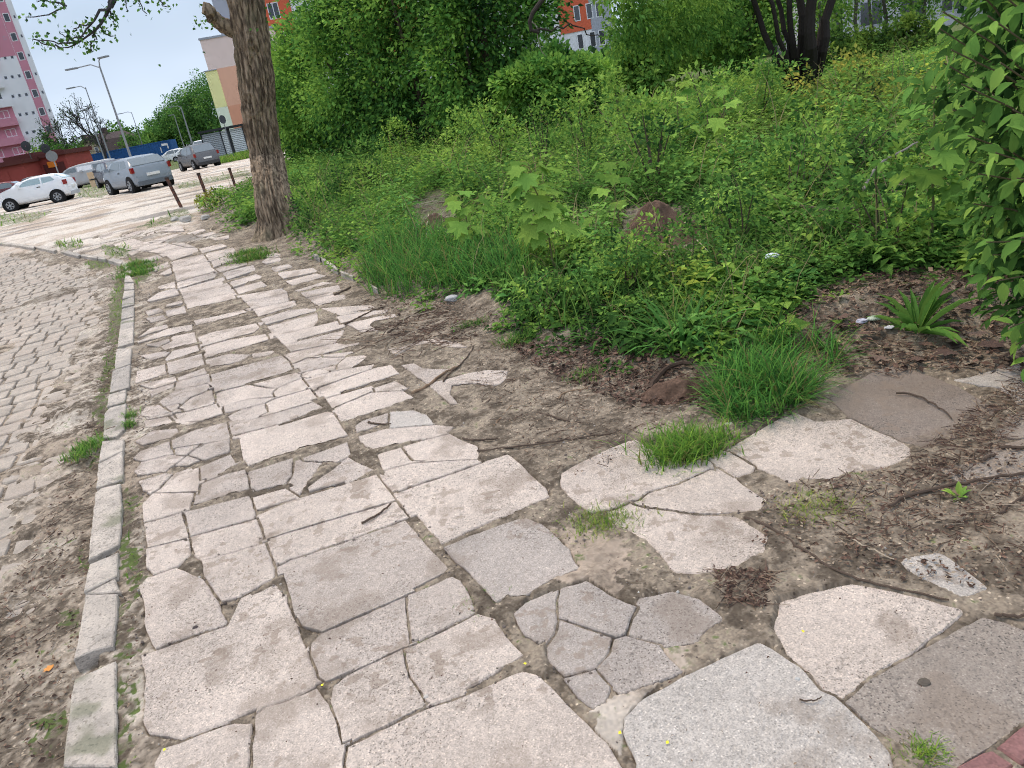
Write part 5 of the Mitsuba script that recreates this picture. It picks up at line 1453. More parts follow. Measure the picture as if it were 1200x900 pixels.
LITTER = zone([(1.627, 4.124), (2.180, 4.492), (2.576, 4.348), (2.921, 3.956), (2.351, 3.036), (1.934, 3.316), (1.580, 3.401), (1.495, 3.651)])
BARE = zone([(1.029, 6.423), (1.501, 7.941), (1.841, 7.870), (1.878, 6.618), (1.572, 5.612), (1.252, 5.690)], [(-1.025, 11.973), (-0.501, 12.512), (-0.164, 9.189), (-0.346, 8.187), (-0.662, 8.696)], [(0.539, 3.823), (0.799, 4.118), (1.102, 3.683), (0.965, 3.376), (0.765, 3.291), (0.569, 3.532)], [(-0.431, 6.275), (-0.026, 6.042), (0.089, 5.360), (-0.174, 5.279), (-0.430, 5.704)])
TALLG = zone([(-1.171, 7.108), (-1.305, 8.111), (-1.149, 9.093), (-0.443, 8.446), (0.318, 7.027), (0.329, 5.852), (-0.131, 6.139), (-0.587, 6.529)])
FINEG = zone([(0.946, 3.448), (1.141, 3.795), (1.465, 3.968), (1.713, 3.849), (1.674, 3.599), (1.360, 3.237), (1.112, 3.072), (0.920, 3.136)])


def scatter(rng, n, r0, r1, a0, a1):
    r = np.exp(rng.uniform(math.log(r0), math.log(r1), n))
    a = np.radians(rng.uniform(a0, a1, n))
    return r * np.sin(a), r * np.cos(a), r


def herbs(mb, rng, x, y, h, m, L, light, kind, wl=0.55, droop=0.1, tint=(1, 1, 1), spread=0.12, lean=0.25):
    """upright weeds: leaves set round a leaning stem"""
    n = len(x)
    if not n:
        return
    z = land(x, y) - 0.02
    ln = rng.normal(0, lean, (n, 2)) * h[:, None]
    t = (np.arange(m)[None] + rng.uniform(0, 1, (n, m))) / m
    t = 0.22 + 0.8 * t ** 0.8
    ang = rng.uniform(0, 6.28, (n, 1)) + np.arange(m)[None] * 2.4
    d = np.stack([np.cos(ang), np.sin(ang), 0 * ang], -1)
    P = np.stack([x[:, None] + ln[:, :1] * t ** 1.5, y[:, None] + ln[:, 1:] * t ** 1.5, z[:, None] + h[:, None] * t], -1)
    P = P + d * (L[:, None] * rng.uniform(0.1, 0.6, (n, m)))[..., None]
    ax = d + np.stack([0 * t, 0 * t, 0.5 * (t - 0.5) - droop + 0.3 * rng.standard_normal((n, m))], -1)
    nm = np.array([0, 0, 1.0]) + 0.30 * d + 0.32 * rng.standard_normal((n, m, 3))
    ll = L[:, None] * (1.15 - 0.55 * t) * rng.uniform(0.7, 1.25, (n, m))
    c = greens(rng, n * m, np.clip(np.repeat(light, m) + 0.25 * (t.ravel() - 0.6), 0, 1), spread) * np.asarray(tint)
    leaves(mb, P.reshape(-1, 3), ax.reshape(-1, 3), nm.reshape(-1, 3), ll.ravel(), ll.ravel() * wl, c, kind)


rng = np.random.default_rng(21)
near, mid, far = MB(), MB(), MB()


def density(x, y):
    d = bank(x, y)
    den = 0.10 + 0.90 * sstep(-0.02, 0.45, d)
    den = np.where(inside(LITTER, x, y), den * 0.08, den)
    den = np.where(inside(BARE, x, y), 0.0, den)
    den = np.where(inside(FINEG, x, y), den * 0.7, den)
    den = np.where(inside(TALLG, x, y), den * 0.6, den)
    r = np.hypot(x, y)
    den = np.where((r > 17) & (x < -2.5) & (d < 1.3), den * 0.5, den)
    return np.where((d > -0.10) & (np.hypot(x - b0[0], y - b0[1]) > 0.42), den, 0)


def top_height(x, y):
    """how high weeds grow: low at the front and on the far field, highest in the middle of the bank"""
    r, d = np.hypot(x, y), bank(x, y)
    return 0.06 + 0.14 * sstep(0.0, 1.2, d) + 0.27 * sstep(6.5, 11, r) * (1 - 0.78 * sstep(12.5, 17.5, r) * sstep(2, 5, x))


# a low dark carpet
x, y, r = scatter(rng, 26000, 3.0, 36, -24, 47)
ok = rng.random(len(x)) < density(x, y)
x, y, r = x[ok], y[ok], r[ok]
h = (0.05 + 0.45 * top_height(x, y)) * rng.uniform(0.4, 1.1, len(x))
n1 = meshkit.fbm(np.stack([x, y, 0 * x], -1) * 0.8 + 3, 3, 1)
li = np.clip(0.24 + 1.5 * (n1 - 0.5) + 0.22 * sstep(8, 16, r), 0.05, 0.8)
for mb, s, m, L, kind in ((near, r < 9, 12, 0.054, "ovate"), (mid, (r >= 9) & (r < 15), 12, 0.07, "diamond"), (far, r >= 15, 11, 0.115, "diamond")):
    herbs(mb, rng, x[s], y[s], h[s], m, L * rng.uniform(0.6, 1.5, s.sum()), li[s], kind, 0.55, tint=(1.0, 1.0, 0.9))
# clumps, each of one kind: its own leaf size, colour and height
cx_, cy_, cr_ = scatter(rng, 1500, 3.2, 30, -24, 47)
ok = rng.random(len(cx_)) < density(cx_, cy_)
for x0, y0, r0 in zip(cx_[ok], cy_[ok], cr_[ok]):
    rad = rng.uniform(0.05, 0.17) * (1 + r0 / 6)
    k = int(rng.integers(9, 22))
    x, y = x0 + rng.normal(0, rad, k), y0 + rng.normal(0, rad, k)
    s = (rng.random(k) < density(x, y) * 1.3)
    x, y = x[s], y[s]
    if not len(x):
        continue
    hh = float(top_height(np.array([x0]), np.array([y0]))[0]) * rng.uniform(0.6, 1.75)
    h = hh * np.exp(-0.35 * ((x - x0) ** 2 + (y - y0) ** 2) / rad ** 2) * rng.uniform(0.75, 1.2, len(x))
    big = rng.choice([0.026, 0.045, 0.066, 0.095], p=[0.22, 0.28, 0.27, 0.23])
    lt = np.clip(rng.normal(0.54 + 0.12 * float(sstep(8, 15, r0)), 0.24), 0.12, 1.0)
    L = big * (1.2 if r0 < 8 else 1.4 if r0 < 14 else 1.7) * rng.uniform(0.75, 1.25, len(x))
    tn = np.array([1, 1, 1]) * 1.0 if rng.random() < 0.8 else np.array([0.85, 1.0, 1.2]) if rng.random() < 0.6 else np.array([1.25, 0.95, 0.8])
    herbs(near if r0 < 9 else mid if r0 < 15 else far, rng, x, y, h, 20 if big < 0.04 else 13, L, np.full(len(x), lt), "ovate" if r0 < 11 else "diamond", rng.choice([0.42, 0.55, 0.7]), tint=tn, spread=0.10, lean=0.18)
x, y, r = scatter(rng, 2600, 3.3, 20, -22, 46)
ok = (rng.random(len(x)) < density(x, y)) & (bank(x, y) > 0.25)
x, y, r = x[ok], y[ok], r[ok]
a = rng.uniform(0, 6.28, len(x))
out = np.stack([np.cos(a), np.sin(a), 0 * a], -1)
dry = (rng.random((len(x), 1)) < 0.45)
leaves(near, np.stack([x, y, land(x, y)], -1), np.array([0, 0, 1.0]) + out * rng.uniform(0.1, 1.3, (len(x), 1)), out, (0.25 + 1.5 * top_height(x, y)) * rng.uniform(0.5, 1.3, len(x)), 0.004 + 0.0006 * r,
       np.where(dry, np.array([0.36, 0.30, 0.17]), np.array([0.13, 0.17, 0.06])) * rng.uniform(0.5, 1.2, (len(x), 1)), "blade")
for mb, nm, lab in ((near, "low_weeds", "dense low green weeds covering the front of the bank"), (mid, "weeds", "taller leafy weeds over the middle of the bank"), (far, "far_weeds", "pale green weeds over the far part of the bank")):
    v, f, c = mb.mesh()
    scene[thing(nm, lab, "weeds", kind="stuff")] = mikit.ply((v, f), "mat_leaf", color=c)


def blades(mb, rng, x, y, h, w, light, lean=0.5, tint=(1, 1, 1), z=None):
    n = len(x)
    zz = (land(x, y) if z is None else z) - 0.01
    a = rng.uniform(0, 6.28, n)
    out = np.stack([np.cos(a), np.sin(a), 0 * a], -1)
    ax = np.array([0, 0, 1.0]) + out * rng.uniform(0.05, lean, (n, 1))
    leaves(mb, np.stack([x, y, zz], -1), ax, out, h, w, np.where(rng.random((n, 1)) < 0.10, np.array([0.30, 0.26, 0.11]) * rng.uniform(0.6, 1.2, (n, 1)), greens(rng, n, light + 0.10 * rng.standard_normal(n), 0.17) * np.asarray(tint)), "blade")


def in_poly(rng, polys, n):
    out = []
    for q in polys:
        a, b, c, d_ = q.bounds
        k = int(n * q.area / sum(p.area for p in polys) * (c - a) * (d_ - b) / q.area) + 1
        xx, yy = rng.uniform(a, c, k), rng.uniform(b, d_, k)
        m = inside([q], xx, yy)
        out.append(np.stack([xx[m], yy[m]], -1))
    return np.vstack(out).T


rng = np.random.default_rng(22)
mb = MB()
x, y = in_poly(rng, TALLG, 2500)
blades(mb, rng, x, y, rng.uniform(0.2, 0.46, len(x)), 0.008, 0.42, 0.75, (0.80, 0.98, 1.0))
x, y = in_poly(rng, FINEG, 3400)
ok = meshkit.fbm(np.stack([x, y, 0 * x], -1) * 7, 3, 5) + 0.2 * rng.random(len(x)) > 0.52
x, y = x[ok], y[ok]
hh = 0.06 + 0.26 * meshkit.fbm(np.stack([x, y, 0 * x], -1) * 5, 2, 6)
blades(mb, rng, x, y, hh * rng.uniform(0.6, 1.3, len(x)), 0.0065, 0.42, 1.5, (0.76, 0.97, 0.92))
x, y, r = scatter(rng, 9000, 3.3, 14, -22, 44)
d = bank(x, y)
ok = (d > 0.1) & (meshkit.fbm(np.stack([x, y, 0 * x], -1) * 1.4 + 30, 3) + 0.15 * rng.random(len(x)) > 0.56) & ~inside(BARE, x, y) & (~inside(LITTER, x, y) | (rng.random(len(x)) < .12))
blades(mb, rng, x[ok], y[ok], rng.uniform(0.12, 0.42, ok.sum()), 0.008, 0.42, 0.6)
v, f, c = mb.mesh()
scene[thing("grass", "long green grass in drifts among the weeds of the bank", "grass", kind="stuff")] = mikit.ply((v, f), "mat_leaf", color=c)
# worn grass and moss along the kerb and in the yard
mb = MB()
x, y = in_poly(rng, GREEN[:9] + GREEN[15:], 5200)
side = side_of(KERB_LINE, x, y)
ok = np.abs(side) > 0.09
x, y, side = x[ok], y[ok], side[ok]
rr = np.hypot(x, y)
blades(mb, rng, x, y, rng.uniform(0.025, 0.075, len(x)) * (0.6 + rr / 12), 0.004 + 0.0008 * rr, 0.5, 1.0, (1.1, 1.0, 0.8), z=land(x, y) + np.where(side < 0, -0.06, -0.005))
x, y = in_poly(rng, GREEN[9:15], 5000)
blades(mb, rng, x, y, rng.uniform(0.08, 0.25, len(x)), 0.03, 0.52, 0.8, (1.0, 1.0, 0.8))
v, f, c = mb.mesh()
scene[thing("kerb_grass", "thin grass and moss along the kerb and on the yard edges", "grass", kind="stuff")] = mikit.ply((v, f), "mat_leaf", color=c)

# ------------------------------------------------------------------ single plants
YOUNG = [  # pixel of the foot resolved to a point, width, height, light, leaf, count, label
    ((-2.473, 14.930), 0.9, 0.75, 0.34, 0.055, "low dark bush close to the right of the leaning tree"),
    ((-2.405, 11.623), 0.75, 0.5, 0.30, 0.045, "dark leafy bush right at the foot of the leaning tree"),
    ((-1.776, 15.031), 0.9, 0.8, 0.42, 0.06, "green bush before the left end of the dark thicket"),
    ((-1.706, 20.185), 0.9, 0.9, 0.72, 0.07, "lime tipped young bush before the shaded foot of the thicket"),
    ((-0.055, 16.145), 0.8, 0.9, 0.66, 0.07, "bright young bush below the bent branch"),
    ((0.571, 14.225), 0.9, 1.0, 0.70, 0.07, "lime green young bush, left of the dark slim one"),
    ((1.136, 12.173), 0.4, 0.95, 0.34, 0.05, "slim dark upright young bush in the middle of the bank"),
    ((1.765, 12.405), 0.9, 0.9, 0.62, 0.06, "green young bush right of the slim dark one"),
    ((1.960, 8.719), 0.85, 0.95, 0.50, 0.055, "leafy young bush with a bare stem foot above the earth mound"),
    ((3.375, 11.213), 1.0, 0.9, 0.60, 0.07, "broad young bush left of the many stemmed tree"),
    ((4.311, 11.559), 1.1, 0.8, 0.55, 0.06, "green bush just below the many stemmed tree"),
    ((5.176, 10.599), 1.1, 0.7, 0.50, 0.06, "rust tinged bush right of the many stemmed tree"),
    ((1.853, 5.615), 0.45, 0.55, 0.30, 0.04, "small dark upright bush right of the earth mound"),
    ((2.704, 6.551), 0.9, 0.5, 0.42, 0.05, "spreading low bush above the fallen branch"),
    ((2.544, 4.775), 0.8, 0.55, 0.40, 0.06, "bush with pointed leaves left of the near shrub"),
    ((3.414, 7.174), 0.9, 0.6, 0.48, 0.055, "green bush beyond the fallen branch"),
    ((0.313, 5.084), 0.4, 0.28, 0.36, 0.035, "low clump of small leaves at the front edge of the bank"),
    ((0.862, 5.086), 0.75, 0.36, 0.36, 0.034, "dense small leaved clump below the big maple sapling"),
    ((1.280, 5.086), 0.65, 0.34, 0.36, 0.034, "dense small leaved clump below the earth mound"),
    ((0.236, 18.856), 1.2, 0.8, 0.76, 0.07, "low lime bush at the foot of the thicket's right half"),
    ((2.639, 14.406), 1.2, 1.0, 0.66, 0.07, "tall lime bush at the right end of the thicket"),
    ((-5.838, 18.543), 0.8, 0.34, 0.56, 0.06, "bright weed bush left of the leaning tree by the posts"),
    ((-6.486, 19.701), 0.6, 0.4, 0.55, 0.06, "low bright weed bush around the middle rusty post"),
]
for k, ((x, y), w, h, li, lf, lab) in enumerate(YOUNG):
    big = np.hypot(x, y)
    n = int(np.clip(1700 * w * h / (lf / 0.05) ** 2, 500, 2600))
    h, li = h * 1.2, li + 0.10
    shrub("young_bush", lab, "bush", on(x, y), (w / 1.7, w / 1.7, h), n, lf * 1.1, li, 34, 400 + k, "ovate" if big < 10 else "diamond", 0.5, 7, "young bushes on the bank", spread=0.17,
          tint=(1.35, 0.85, 0.9) if "rust" in lab else (1, 1, 1))


def maple(label, base, h, nleaf, size, lean, seed, light=0.62):
    rng = np.random.default_rng(seed)
    key = thing("maple_sapling", label, "sapling", "maple saplings on the bank")
    b = on(*base)
    top = b + [lean[0], lean[1], h]
    mb = MB()
    st = bent(mb, [b - [0, 0, 0.05], (b + top) / 2 + [lean[0] * -0.2, 0, 0], top], 0.010, 0.004, (0.16, 0.15, 0.07), 6, 0.006, seed, 12)
    lf = []
    for k in range(nleaf):
        t = 0.35 + 0.65 * (k / max(1, nleaf - 1)) ** 0.9
        p = np.array([np.interp(t * 11, np.arange(12), st[:, q]) for q in range(3)])
        a = k * 1.57 + (k // 2) * 1.2 + rng.normal(0, 0.3)
        d = np.array([math.cos(a), math.sin(a), 0])
        pl = size * rng.uniform(0.6, 1.2) * (1.2 - 0.6 * t)
        e = p + d * pl + [0, 0, pl * rng.uniform(0.05, 0.5)]
        mb.tube([p, (p + e) / 2 + [0, 0, 0.01], e], [0.0022, 0.002, 0.0016], 4, (0.20, 0.17, 0.06))
        lf.append((e, d + [0, 0, rng.uniform(-1.1, -0.3)], np.array([0, 0, 1]) + d * rng.uniform(0.1, 0.6) + rng.normal(0, 0.22, 3), size * rng.uniform(0.65, 1.15) * (1.1 - 0.3 * t)))
    mb.put("stem", "mat_solid", key)
    m2 = MB()
    for q in lf:
        c = greens(rng, 1, light, 0.10)
        one = MB()
        leaves(one, [q[0]], [q[1]], [q[2]], q[3], q[3], c, "maple")
        if size > 0.15:
            one.put("leaf", "mat_leaf", key)
        else:
            m2.add(*one.mesh())
    if m2.n:
        m2.put("foliage", "mat_leaf", key)


maple("tallest bright maple sapling in the middle of the bank", (0.508, 5.985), 0.88, 34, 0.180, (-0.08, 0.0), 1, 0.72)
maple("second maple sapling left of the tallest one, by the long grass", (-0.126, 7.317), 0.60, 15, 0.19, (-0.02, 0.0), 2, 0.74)
maple("flat topped maple sapling above and left of the earth mound", (1.267, 7.112), 0.60, 12, 0.18, (-0.05, 0), 3, 0.66)
maple("maple sapling high on the bank left of the many stemmed tree", (2.621, 9.852), 0.95, 16, 0.21, (0, 0), 4, 0.8)
maple("maple sapling of pale leaves in the weeds below the many stemmed tree", (3.038, 9.457), 0.85, 14, 0.20, (0.05, 0), 5, 0.74)
maple("maple sapling with big leaves beside the near shrub", (2.742, 4.614), 1.0, 20, 0.19, (0.0, 0.0), 6, 0.66)
maple("small maple sapling at the left edge of the upper weeds", (3.121, 16.667), 1.1, 14, 0.22, (0, 0), 7, 0.85)
maple("low maple sapling right beneath the flat topped one", (0.936, 6.520), 0.30, 7, 0.13, (0.03, 0), 8, 0.5)

# the near shrub with large leaves at the right edge
rng = np.random.default_rng(31)
key = thing("large_leaved_shrub", "near shrub with large glossy oval leaves filling the right edge of the picture", "shrub")
fb = np.array([2.50, 2.98])
root = on(*fb)
mb, lv, side_l = MB(), [], []
tips = [np.array(q) for q in ([(1.633, 2.750, 1.572), (1.605, 2.650, 1.452), (1.714, 2.900, 1.516), (1.612, 2.600, 1.344), (1.769, 2.900, 1.230), (1.704, 2.700, 1.159), (1.792, 3.000, 1.392), (1.747, 2.700, 1.020), (1.864, 2.900, 0.865), (1.822, 2.750, 0.750), (1.845, 2.700, 0.608), (2.019, 3.000, 0.613), (1.899, 2.700, 0.411), (1.998, 2.800, 0.289), (1.624, 2.500, 1.539), (1.604, 2.400, 1.404), (1.686, 2.450, 1.253), (1.671, 2.500, 1.121), (1.748, 2.500, 1.025), (1.775, 2.500, 0.819), (1.719, 2.700, 1.667), (1.754, 2.900, 1.714), (1.683, 2.500, 1.670), (1.796, 2.900, 1.812), (1.802, 2.800, 1.893), (1.633, 2.300, 1.475), (1.687, 2.350, 1.205), (1.846, 2.500, 0.655), (2.003, 2.750, 0.213), (2.031, 3.100, 0.754), (1.968, 3.100, 0.992), (1.956, 3.150, 1.208)])]
for k in range(80):
    th = rng.uniform(0, 6.28)
    rr_ = rng.uniform(0.15, 0.62)
    tips.append(np.array([fb[0] + 0.42 + rr_ * math.cos(th), fb[1] + 0.1 + rr_ * math.sin(th), rng.uniform(0.35, 2.5)]))
for k, tip in enumerate(tips):
    tip = tip + [0.02, 0, 0]
    b = root + [rng.normal(0.15, 0.10), rng.normal(0, 0.10), -0.05]
    mdl = np.array([b[0] * 0.7 + tip[0] * 0.3 + 0.12, b[1] * 0.7 + tip[1] * 0.3, max(b[2] + 0.2, 0.55 * tip[2] + 0.25)])
    t = np.linspace(0, 1, 22)[:, None]
    p = (1 - t) ** 2 * b + 2 * t * (1 - t) * mdl + t ** 2 * tip
    mb.tube(p[::3], np.linspace(0.008, 0.0025, len(p[::3])), 5, (0.10, 0.085, 0.05))
    n = 30 if k < 32 else 34
    for j in range(n):
        s_ = 0.34 + 0.66 * (j + rng.random()) / n
        q = (1 - s_) ** 2 * b + 2 * s_ * (1 - s_) * mdl + s_ ** 2 * tip
        tg = unit(2 * (1 - s_) * (mdl - b) + 2 * s_ * (tip - mdl))
        a = j * 1.57 + rng.normal(0, 0.4)
        e1 = unit(np.cross(tg, [0.3, 0.2, 1]))
        e2 = np.cross(tg, e1)
        o = e1 * math.cos(a) + e2 * math.sin(a)
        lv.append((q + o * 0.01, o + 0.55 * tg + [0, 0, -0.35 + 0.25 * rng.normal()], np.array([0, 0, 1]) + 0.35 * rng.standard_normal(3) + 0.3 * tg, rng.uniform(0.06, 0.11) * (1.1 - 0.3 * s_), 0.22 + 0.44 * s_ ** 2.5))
mb.put("stem", "mat_solid", key)
for k in range(8000):
    th = rng.uniform(0, 6.28)
    z = rng.uniform(0.25, 2.6)
    lim = 0.78 * (0.72 + 0.5 * float(meshkit.noise(np.array([math.cos(th) * 1.6, math.sin(th) * 1.6, z * 3.2]), 4))) * (0.50 + 0.50 * min(1, z / 1.3))
    rr_ = lim * rng.uniform(0.2, 1) ** 0.5
    o = np.array([math.cos(th), math.sin(th), 0])
    q = np.array([fb[0] + 0.11, fb[1] + 0.05, root[2] + z]) + o * rr_
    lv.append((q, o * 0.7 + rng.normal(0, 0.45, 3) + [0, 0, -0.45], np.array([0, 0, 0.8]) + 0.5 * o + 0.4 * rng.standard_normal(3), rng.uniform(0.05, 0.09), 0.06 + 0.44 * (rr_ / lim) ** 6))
P, A, N, L, li = (np.array([q[k] for q in lv]) for k in range(5))
show = np.argsort(np.linalg.norm(P - EYE, axis=1))
inframe = ((P - EYE) @ RIGHT) / ((P - EYE) @ FWD) < 0.70
show = [k for k in show if inframe[k] and L[k] > 0.055][:290]
rest = np.setdiff1d(np.arange(len(P)), show)
for k in show:
    one = MB()
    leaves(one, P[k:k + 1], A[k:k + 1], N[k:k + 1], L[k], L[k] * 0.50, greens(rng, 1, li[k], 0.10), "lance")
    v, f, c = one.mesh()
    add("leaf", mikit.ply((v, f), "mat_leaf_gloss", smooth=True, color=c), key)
one = MB()
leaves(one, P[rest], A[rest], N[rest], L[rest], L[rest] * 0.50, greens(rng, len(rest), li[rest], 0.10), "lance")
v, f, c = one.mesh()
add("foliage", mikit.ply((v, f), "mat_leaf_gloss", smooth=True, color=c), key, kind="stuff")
scene["mat_leaf_gloss"] = {"type": "principledthin", "base_color": VC, "roughness": 0.38, "diff_trans": 0.7, "spec_trans": 0.0, "eta": 1.45}


def rosette(name, label, cat, base, n, L, W, up, seed, light, kind="lance", group=None, tint=(1, 1, 1), spread_r=0.02, part=True):
    rng = np.random.default_rng(seed)
    key = thing(name, label, cat, group)
    b = on(*base)
    a = np.arange(n) * 2.4 + rng.uniform(0, 0.5, n)
    d = np.stack([np.cos(a), np.sin(a), 0 * a], -1)
    lift = rng.uniform(up[0], up[1], n)
    P = b + d * spread_r * rng.uniform(0.2, 1, (n, 1))
    ax = d + np.stack([0 * a, 0 * a, lift], -1)
    nm = -d * lift[:, None] * 0.9 + [0, 0, 1.0] if kind == "lance" else d - np.stack([0 * a, 0 * a, 0.2 + 0 * a], -1)
    ll = L * rng.uniform(0.65, 1.1, n)
    c = greens(rng, n, light, 0.08) * np.asarray(tint)
    for k in range(n):
        one = MB()
        leaves(one, P[k:k + 1], ax[k:k + 1], nm[k:k + 1], ll[k], W * ll[k] / L, c[k:k + 1], kind)
        if part:
            one.put("leaf", "mat_leaf", key)
    return key


rosette("broad_leaved_plant", "plant with long broad upright leaves standing in the dead leaf litter", "plant", (2.155, 3.741), 22, 0.33, 0.048, (0.15, 2.2), 61, 0.52)
rosette("strap_leaved_plant", "thick clump of strap shaped leaves at the front of the bank", "plant", (0.997, 4.095), 34, 0.36, 0.026, (0.5, 2.6), 62, 0.36, "blade", tint=(0.85, 1.0, 1.05), spread_r=0.14)
rosette("strap_leaved_plant", "small loose strap leaved plant left of the thick clump", "plant", (0.589, 4.524), 10, 0.20, 0.022, (0.4, 1.6), 63, 0.40, "blade", tint=(0.95, 1.0, 1.0), spread_r=0.06)
rosette("seedling", "tiny bright green seedling alone in the bare soil at the right", "plant", (1.464, 2.265), 9, 0.055, 0.022, (0.3, 1.6), 64, 0.7, "lance", spread_r=0.01)


def tuft(label, pts, n, h, w, light, seed, tint=(1, 1, 1), lean=0.9, rad=0.05):
    rng = np.random.default_rng(seed)
    key = thing("grass_tuft", label, "grass tuft", "grass tufts between the slabs")
    mb, n = MB(), int(n * 1.7)
    for (x0, y0) in pts:
        x, y = x0 + rng.normal(0, rad, n), y0 + rng.normal(0, rad * 0.7, n)
        blades(mb, rng, x, y, rng.uniform(h * 0.4, h, n), w, light, lean, tint)
    v, f, c = mb.mesh()
    scene[key] = mikit.ply((v, f), "mat_leaf", color=c)


tuft("bright grass tuft between the bank and the cracked pale slab", ((0.639, 2.906), (0.711, 2.937), (0.779, 2.987), (0.642, 3.018)), 170, 0.15, 0.005, 0.52, 71, (1.0, 1.0, 0.8), rad=0.075)
tuft("yellowish grass tuft alone in the brown soil below the grey slab", ((0.982, 2.410), (1.013, 2.372), (0.959, 2.321), (1.025, 2.316)), 110, 0.055, 0.003, 0.66, 72, (1.25, 0.95, 0.8))
tuft("small grass tuft at the corner of the pale cracked slab", ((0.234, 2.572), (0.249, 2.543), (0.259, 2.500)), 120, 0.05, 0.003, 0.56, 73, (1.2, 0.95, 0.8), rad=0.075)
tuft("tiny grass tuft in the long joint near the middle of the pavement", ((-0.247, 2.228), (-0.224, 2.185)), 70, 0.03, 0.003, 0.5, 74)
tuft("grass tuft in the joint beside the red pavers", ((0.766, 1.296), (0.793, 1.309)), 90, 0.045, 0.003, 0.62, 75, (1.1, 1.0, 0.8), rad=0.025)
tuft("small grass tuft on the soil left of the bank's root", ((0.393, 4.036), (0.439, 4.075)), 60, 0.08, 0.004, 0.5, 76)
tuft("low grass tuft at the end of the small leaved clump", ((0.059, 4.882), (0.140, 4.927)), 90, 0.12, 0.005, 0.42, 77)
tuft("green tuft on the soil below the long grass", ((-0.265, 5.526), (-0.167, 5.492)), 110, 0.06, 0.005, 0.36, 78, lean=1.3)
tuft("bright tuft at the end of the kerb bend", ((-5.250, 11.894), (-5.507, 12.441), (-5.087, 11.414)), 300, 0.11, 0.010, 0.46, 79, rad=0.13)
tuft("green tuft left of the kerb beside the sandy setts", ((-2.653, 4.421), (-2.637, 4.505), (-2.642, 4.331)), 80, 0.08, 0.005, 0.5, 80, rad=0.05)
tuft("little tuft between the kerb and the slabs near the middle", ((-2.561, 4.905), (-2.494, 4.728)), 60, 0.07, 0.004, 0.5, 81, rad=0.03)
tuft("weedy tuft hanging over the slabs at the foot of the leaning tree", ((-3.226, 10.943), (-3.227, 10.710), (-3.440, 11.342)), 260, 0.13, 0.010, 0.40, 82, (1.0, 0.95, 0.9), 1.4, 0.13)

# ------------------------------------------------------------------ earth mounds, root, stones and wood
scene["mat_earth"] = {"type": "twosided", "bsdf": {"type": "principled", "base_color": mikit.proc(lambda p, n, uv: mix((0.055, 0.033, 0.024), (0.15, 0.10, 0.075), fbm(p.x * 24, p.y * 24, p.z * 24, 4)) * (0.7 + 0.6 * noise(p.x * 120, p.y * 120, p.z * 120))), "roughness": 0.95, "specular": 0.1}}


def mound(name, label, cat, c, rx, ry, h, seed):
    x, y = np.meshgrid(np.linspace(-1.4, 1.4, 90), np.linspace(-1.4, 1.4, 90))
    rr = np.hypot(x, y)
    p = np.stack([x * rx * 9, y * ry * 9, 0 * x + seed], -1)
    z = h * np.exp(-(rr / (0.62 + 0.25 * meshkit.noise(p * 0.3, seed))) ** 2 * 1.3) * (0.75 + 0.5 * meshkit.fbm(p, 4, seed)) + 0.05 * (meshkit.fbm(p * 3, 3, seed) - 0.5) - 0.05 - 0.08 * sstep(0.9, 1.4, rr)
    X, Y = c[0] + x * rx, c[1] + y * ry
    v = np.stack([X, Y, land(X, Y) + z], -1).reshape(-1, 3)
    i, j = np.meshgrid(np.arange(89), np.arange(89), indexing="ij")
    q = np.stack([i * 90 + j, i * 90 + j + 1, (i + 1) * 90 + j + 1, (i + 1) * 90 + j], -1).reshape(-1, 4)
    key = thing(name, label, cat)
    scene[key] = mikit.ply((v, q), "mat_earth", smooth=True)
    return key


mound("earth_mound", "mound of dark brown earth thrown up among the weeds", "mound", (1.433, 6.411), 0.46, 0.36, 0.34, 3)
mound("earth_mound", "small rough mound of earth and dry stalks behind the long grass", "mound", (-0.538, 9.295), 0.30, 0.30, 0.22, 4)
mound("earth_mound", "crumbled red brown soil at the front of the bank by the fine grass", "mound", (0.814, 3.596), 0.30, 0.20, 0.12, 5)

WOOD, PALEW, DRY = (0.09, 0.065, 0.05), (0.40, 0.33, 0.25), (0.22, 0.15, 0.10)


def stick(label, pts, r0, r1, col, seed=0, lift=0.012, name="twig", group="twigs lying on the ground", cat="twig", arch=0.0):
    key = thing(name, label, cat, group)
    p = np.array([on(x, y, lift) for x, y in pts])
    if arch:
        p[:, 2] += arch * np.sin(np.linspace(0, np.pi, len(p)))
    mb = MB()
    bent(mb, p, r0, r1, col, 6, 0.002, seed, max(6, 4 * len(p)))
    v, f, c = mb.mesh()
    scene[key] = mikit.ply((v, f), "mat_solid", color=c)


stick("long thin dark twig running across the soil above the warm square slab", [(0.737, 2.375), (0.802, 2.276), (0.848, 2.132), (0.878, 2.039), (0.938, 1.934), (1.020, 1.861), (1.126, 1.770)], 0.0055, 0.003, WOOD, 1)
stick("dark twig curving in from the right edge above the grey slab remains", [(1.220, 2.276), (1.365, 2.326), (1.493, 2.332), (1.616, 2.330), (1.813, 2.302)], 0.007, 0.005, WOOD, 2)
stick("short dark twig at the right edge beside the seedling", [(1.508, 2.121), (1.577, 2.160), (1.702, 2.210)], 0.006, 0.004, WOOD, 3)
stick("straight twig lying across the small slab remains in the soil", [(-0.593, 4.291), (-0.513, 4.368), (-0.411, 4.548), (-0.318, 4.620)], 0.010, 0.006, DRY, 4)
stick("dark twig crossing the end of the straight one", [(-0.408, 4.400), (-0.356, 4.554), (-0.318, 4.620), (-0.243, 4.815), (-0.206, 4.984)], 0.006, 0.004, WOOD, 5)
stick("twig pointing down the soil patch left of its middle", [(-0.132, 3.597), (-0.087, 3.686), (-0.024, 3.818)], 0.006, 0.004, DRY, 6)
stick("twig along the upper edge of the bare soil patch", [(0.101, 3.664), (0.180, 3.571), (0.246, 3.479)], 0.005, 0.004, WOOD, 7)
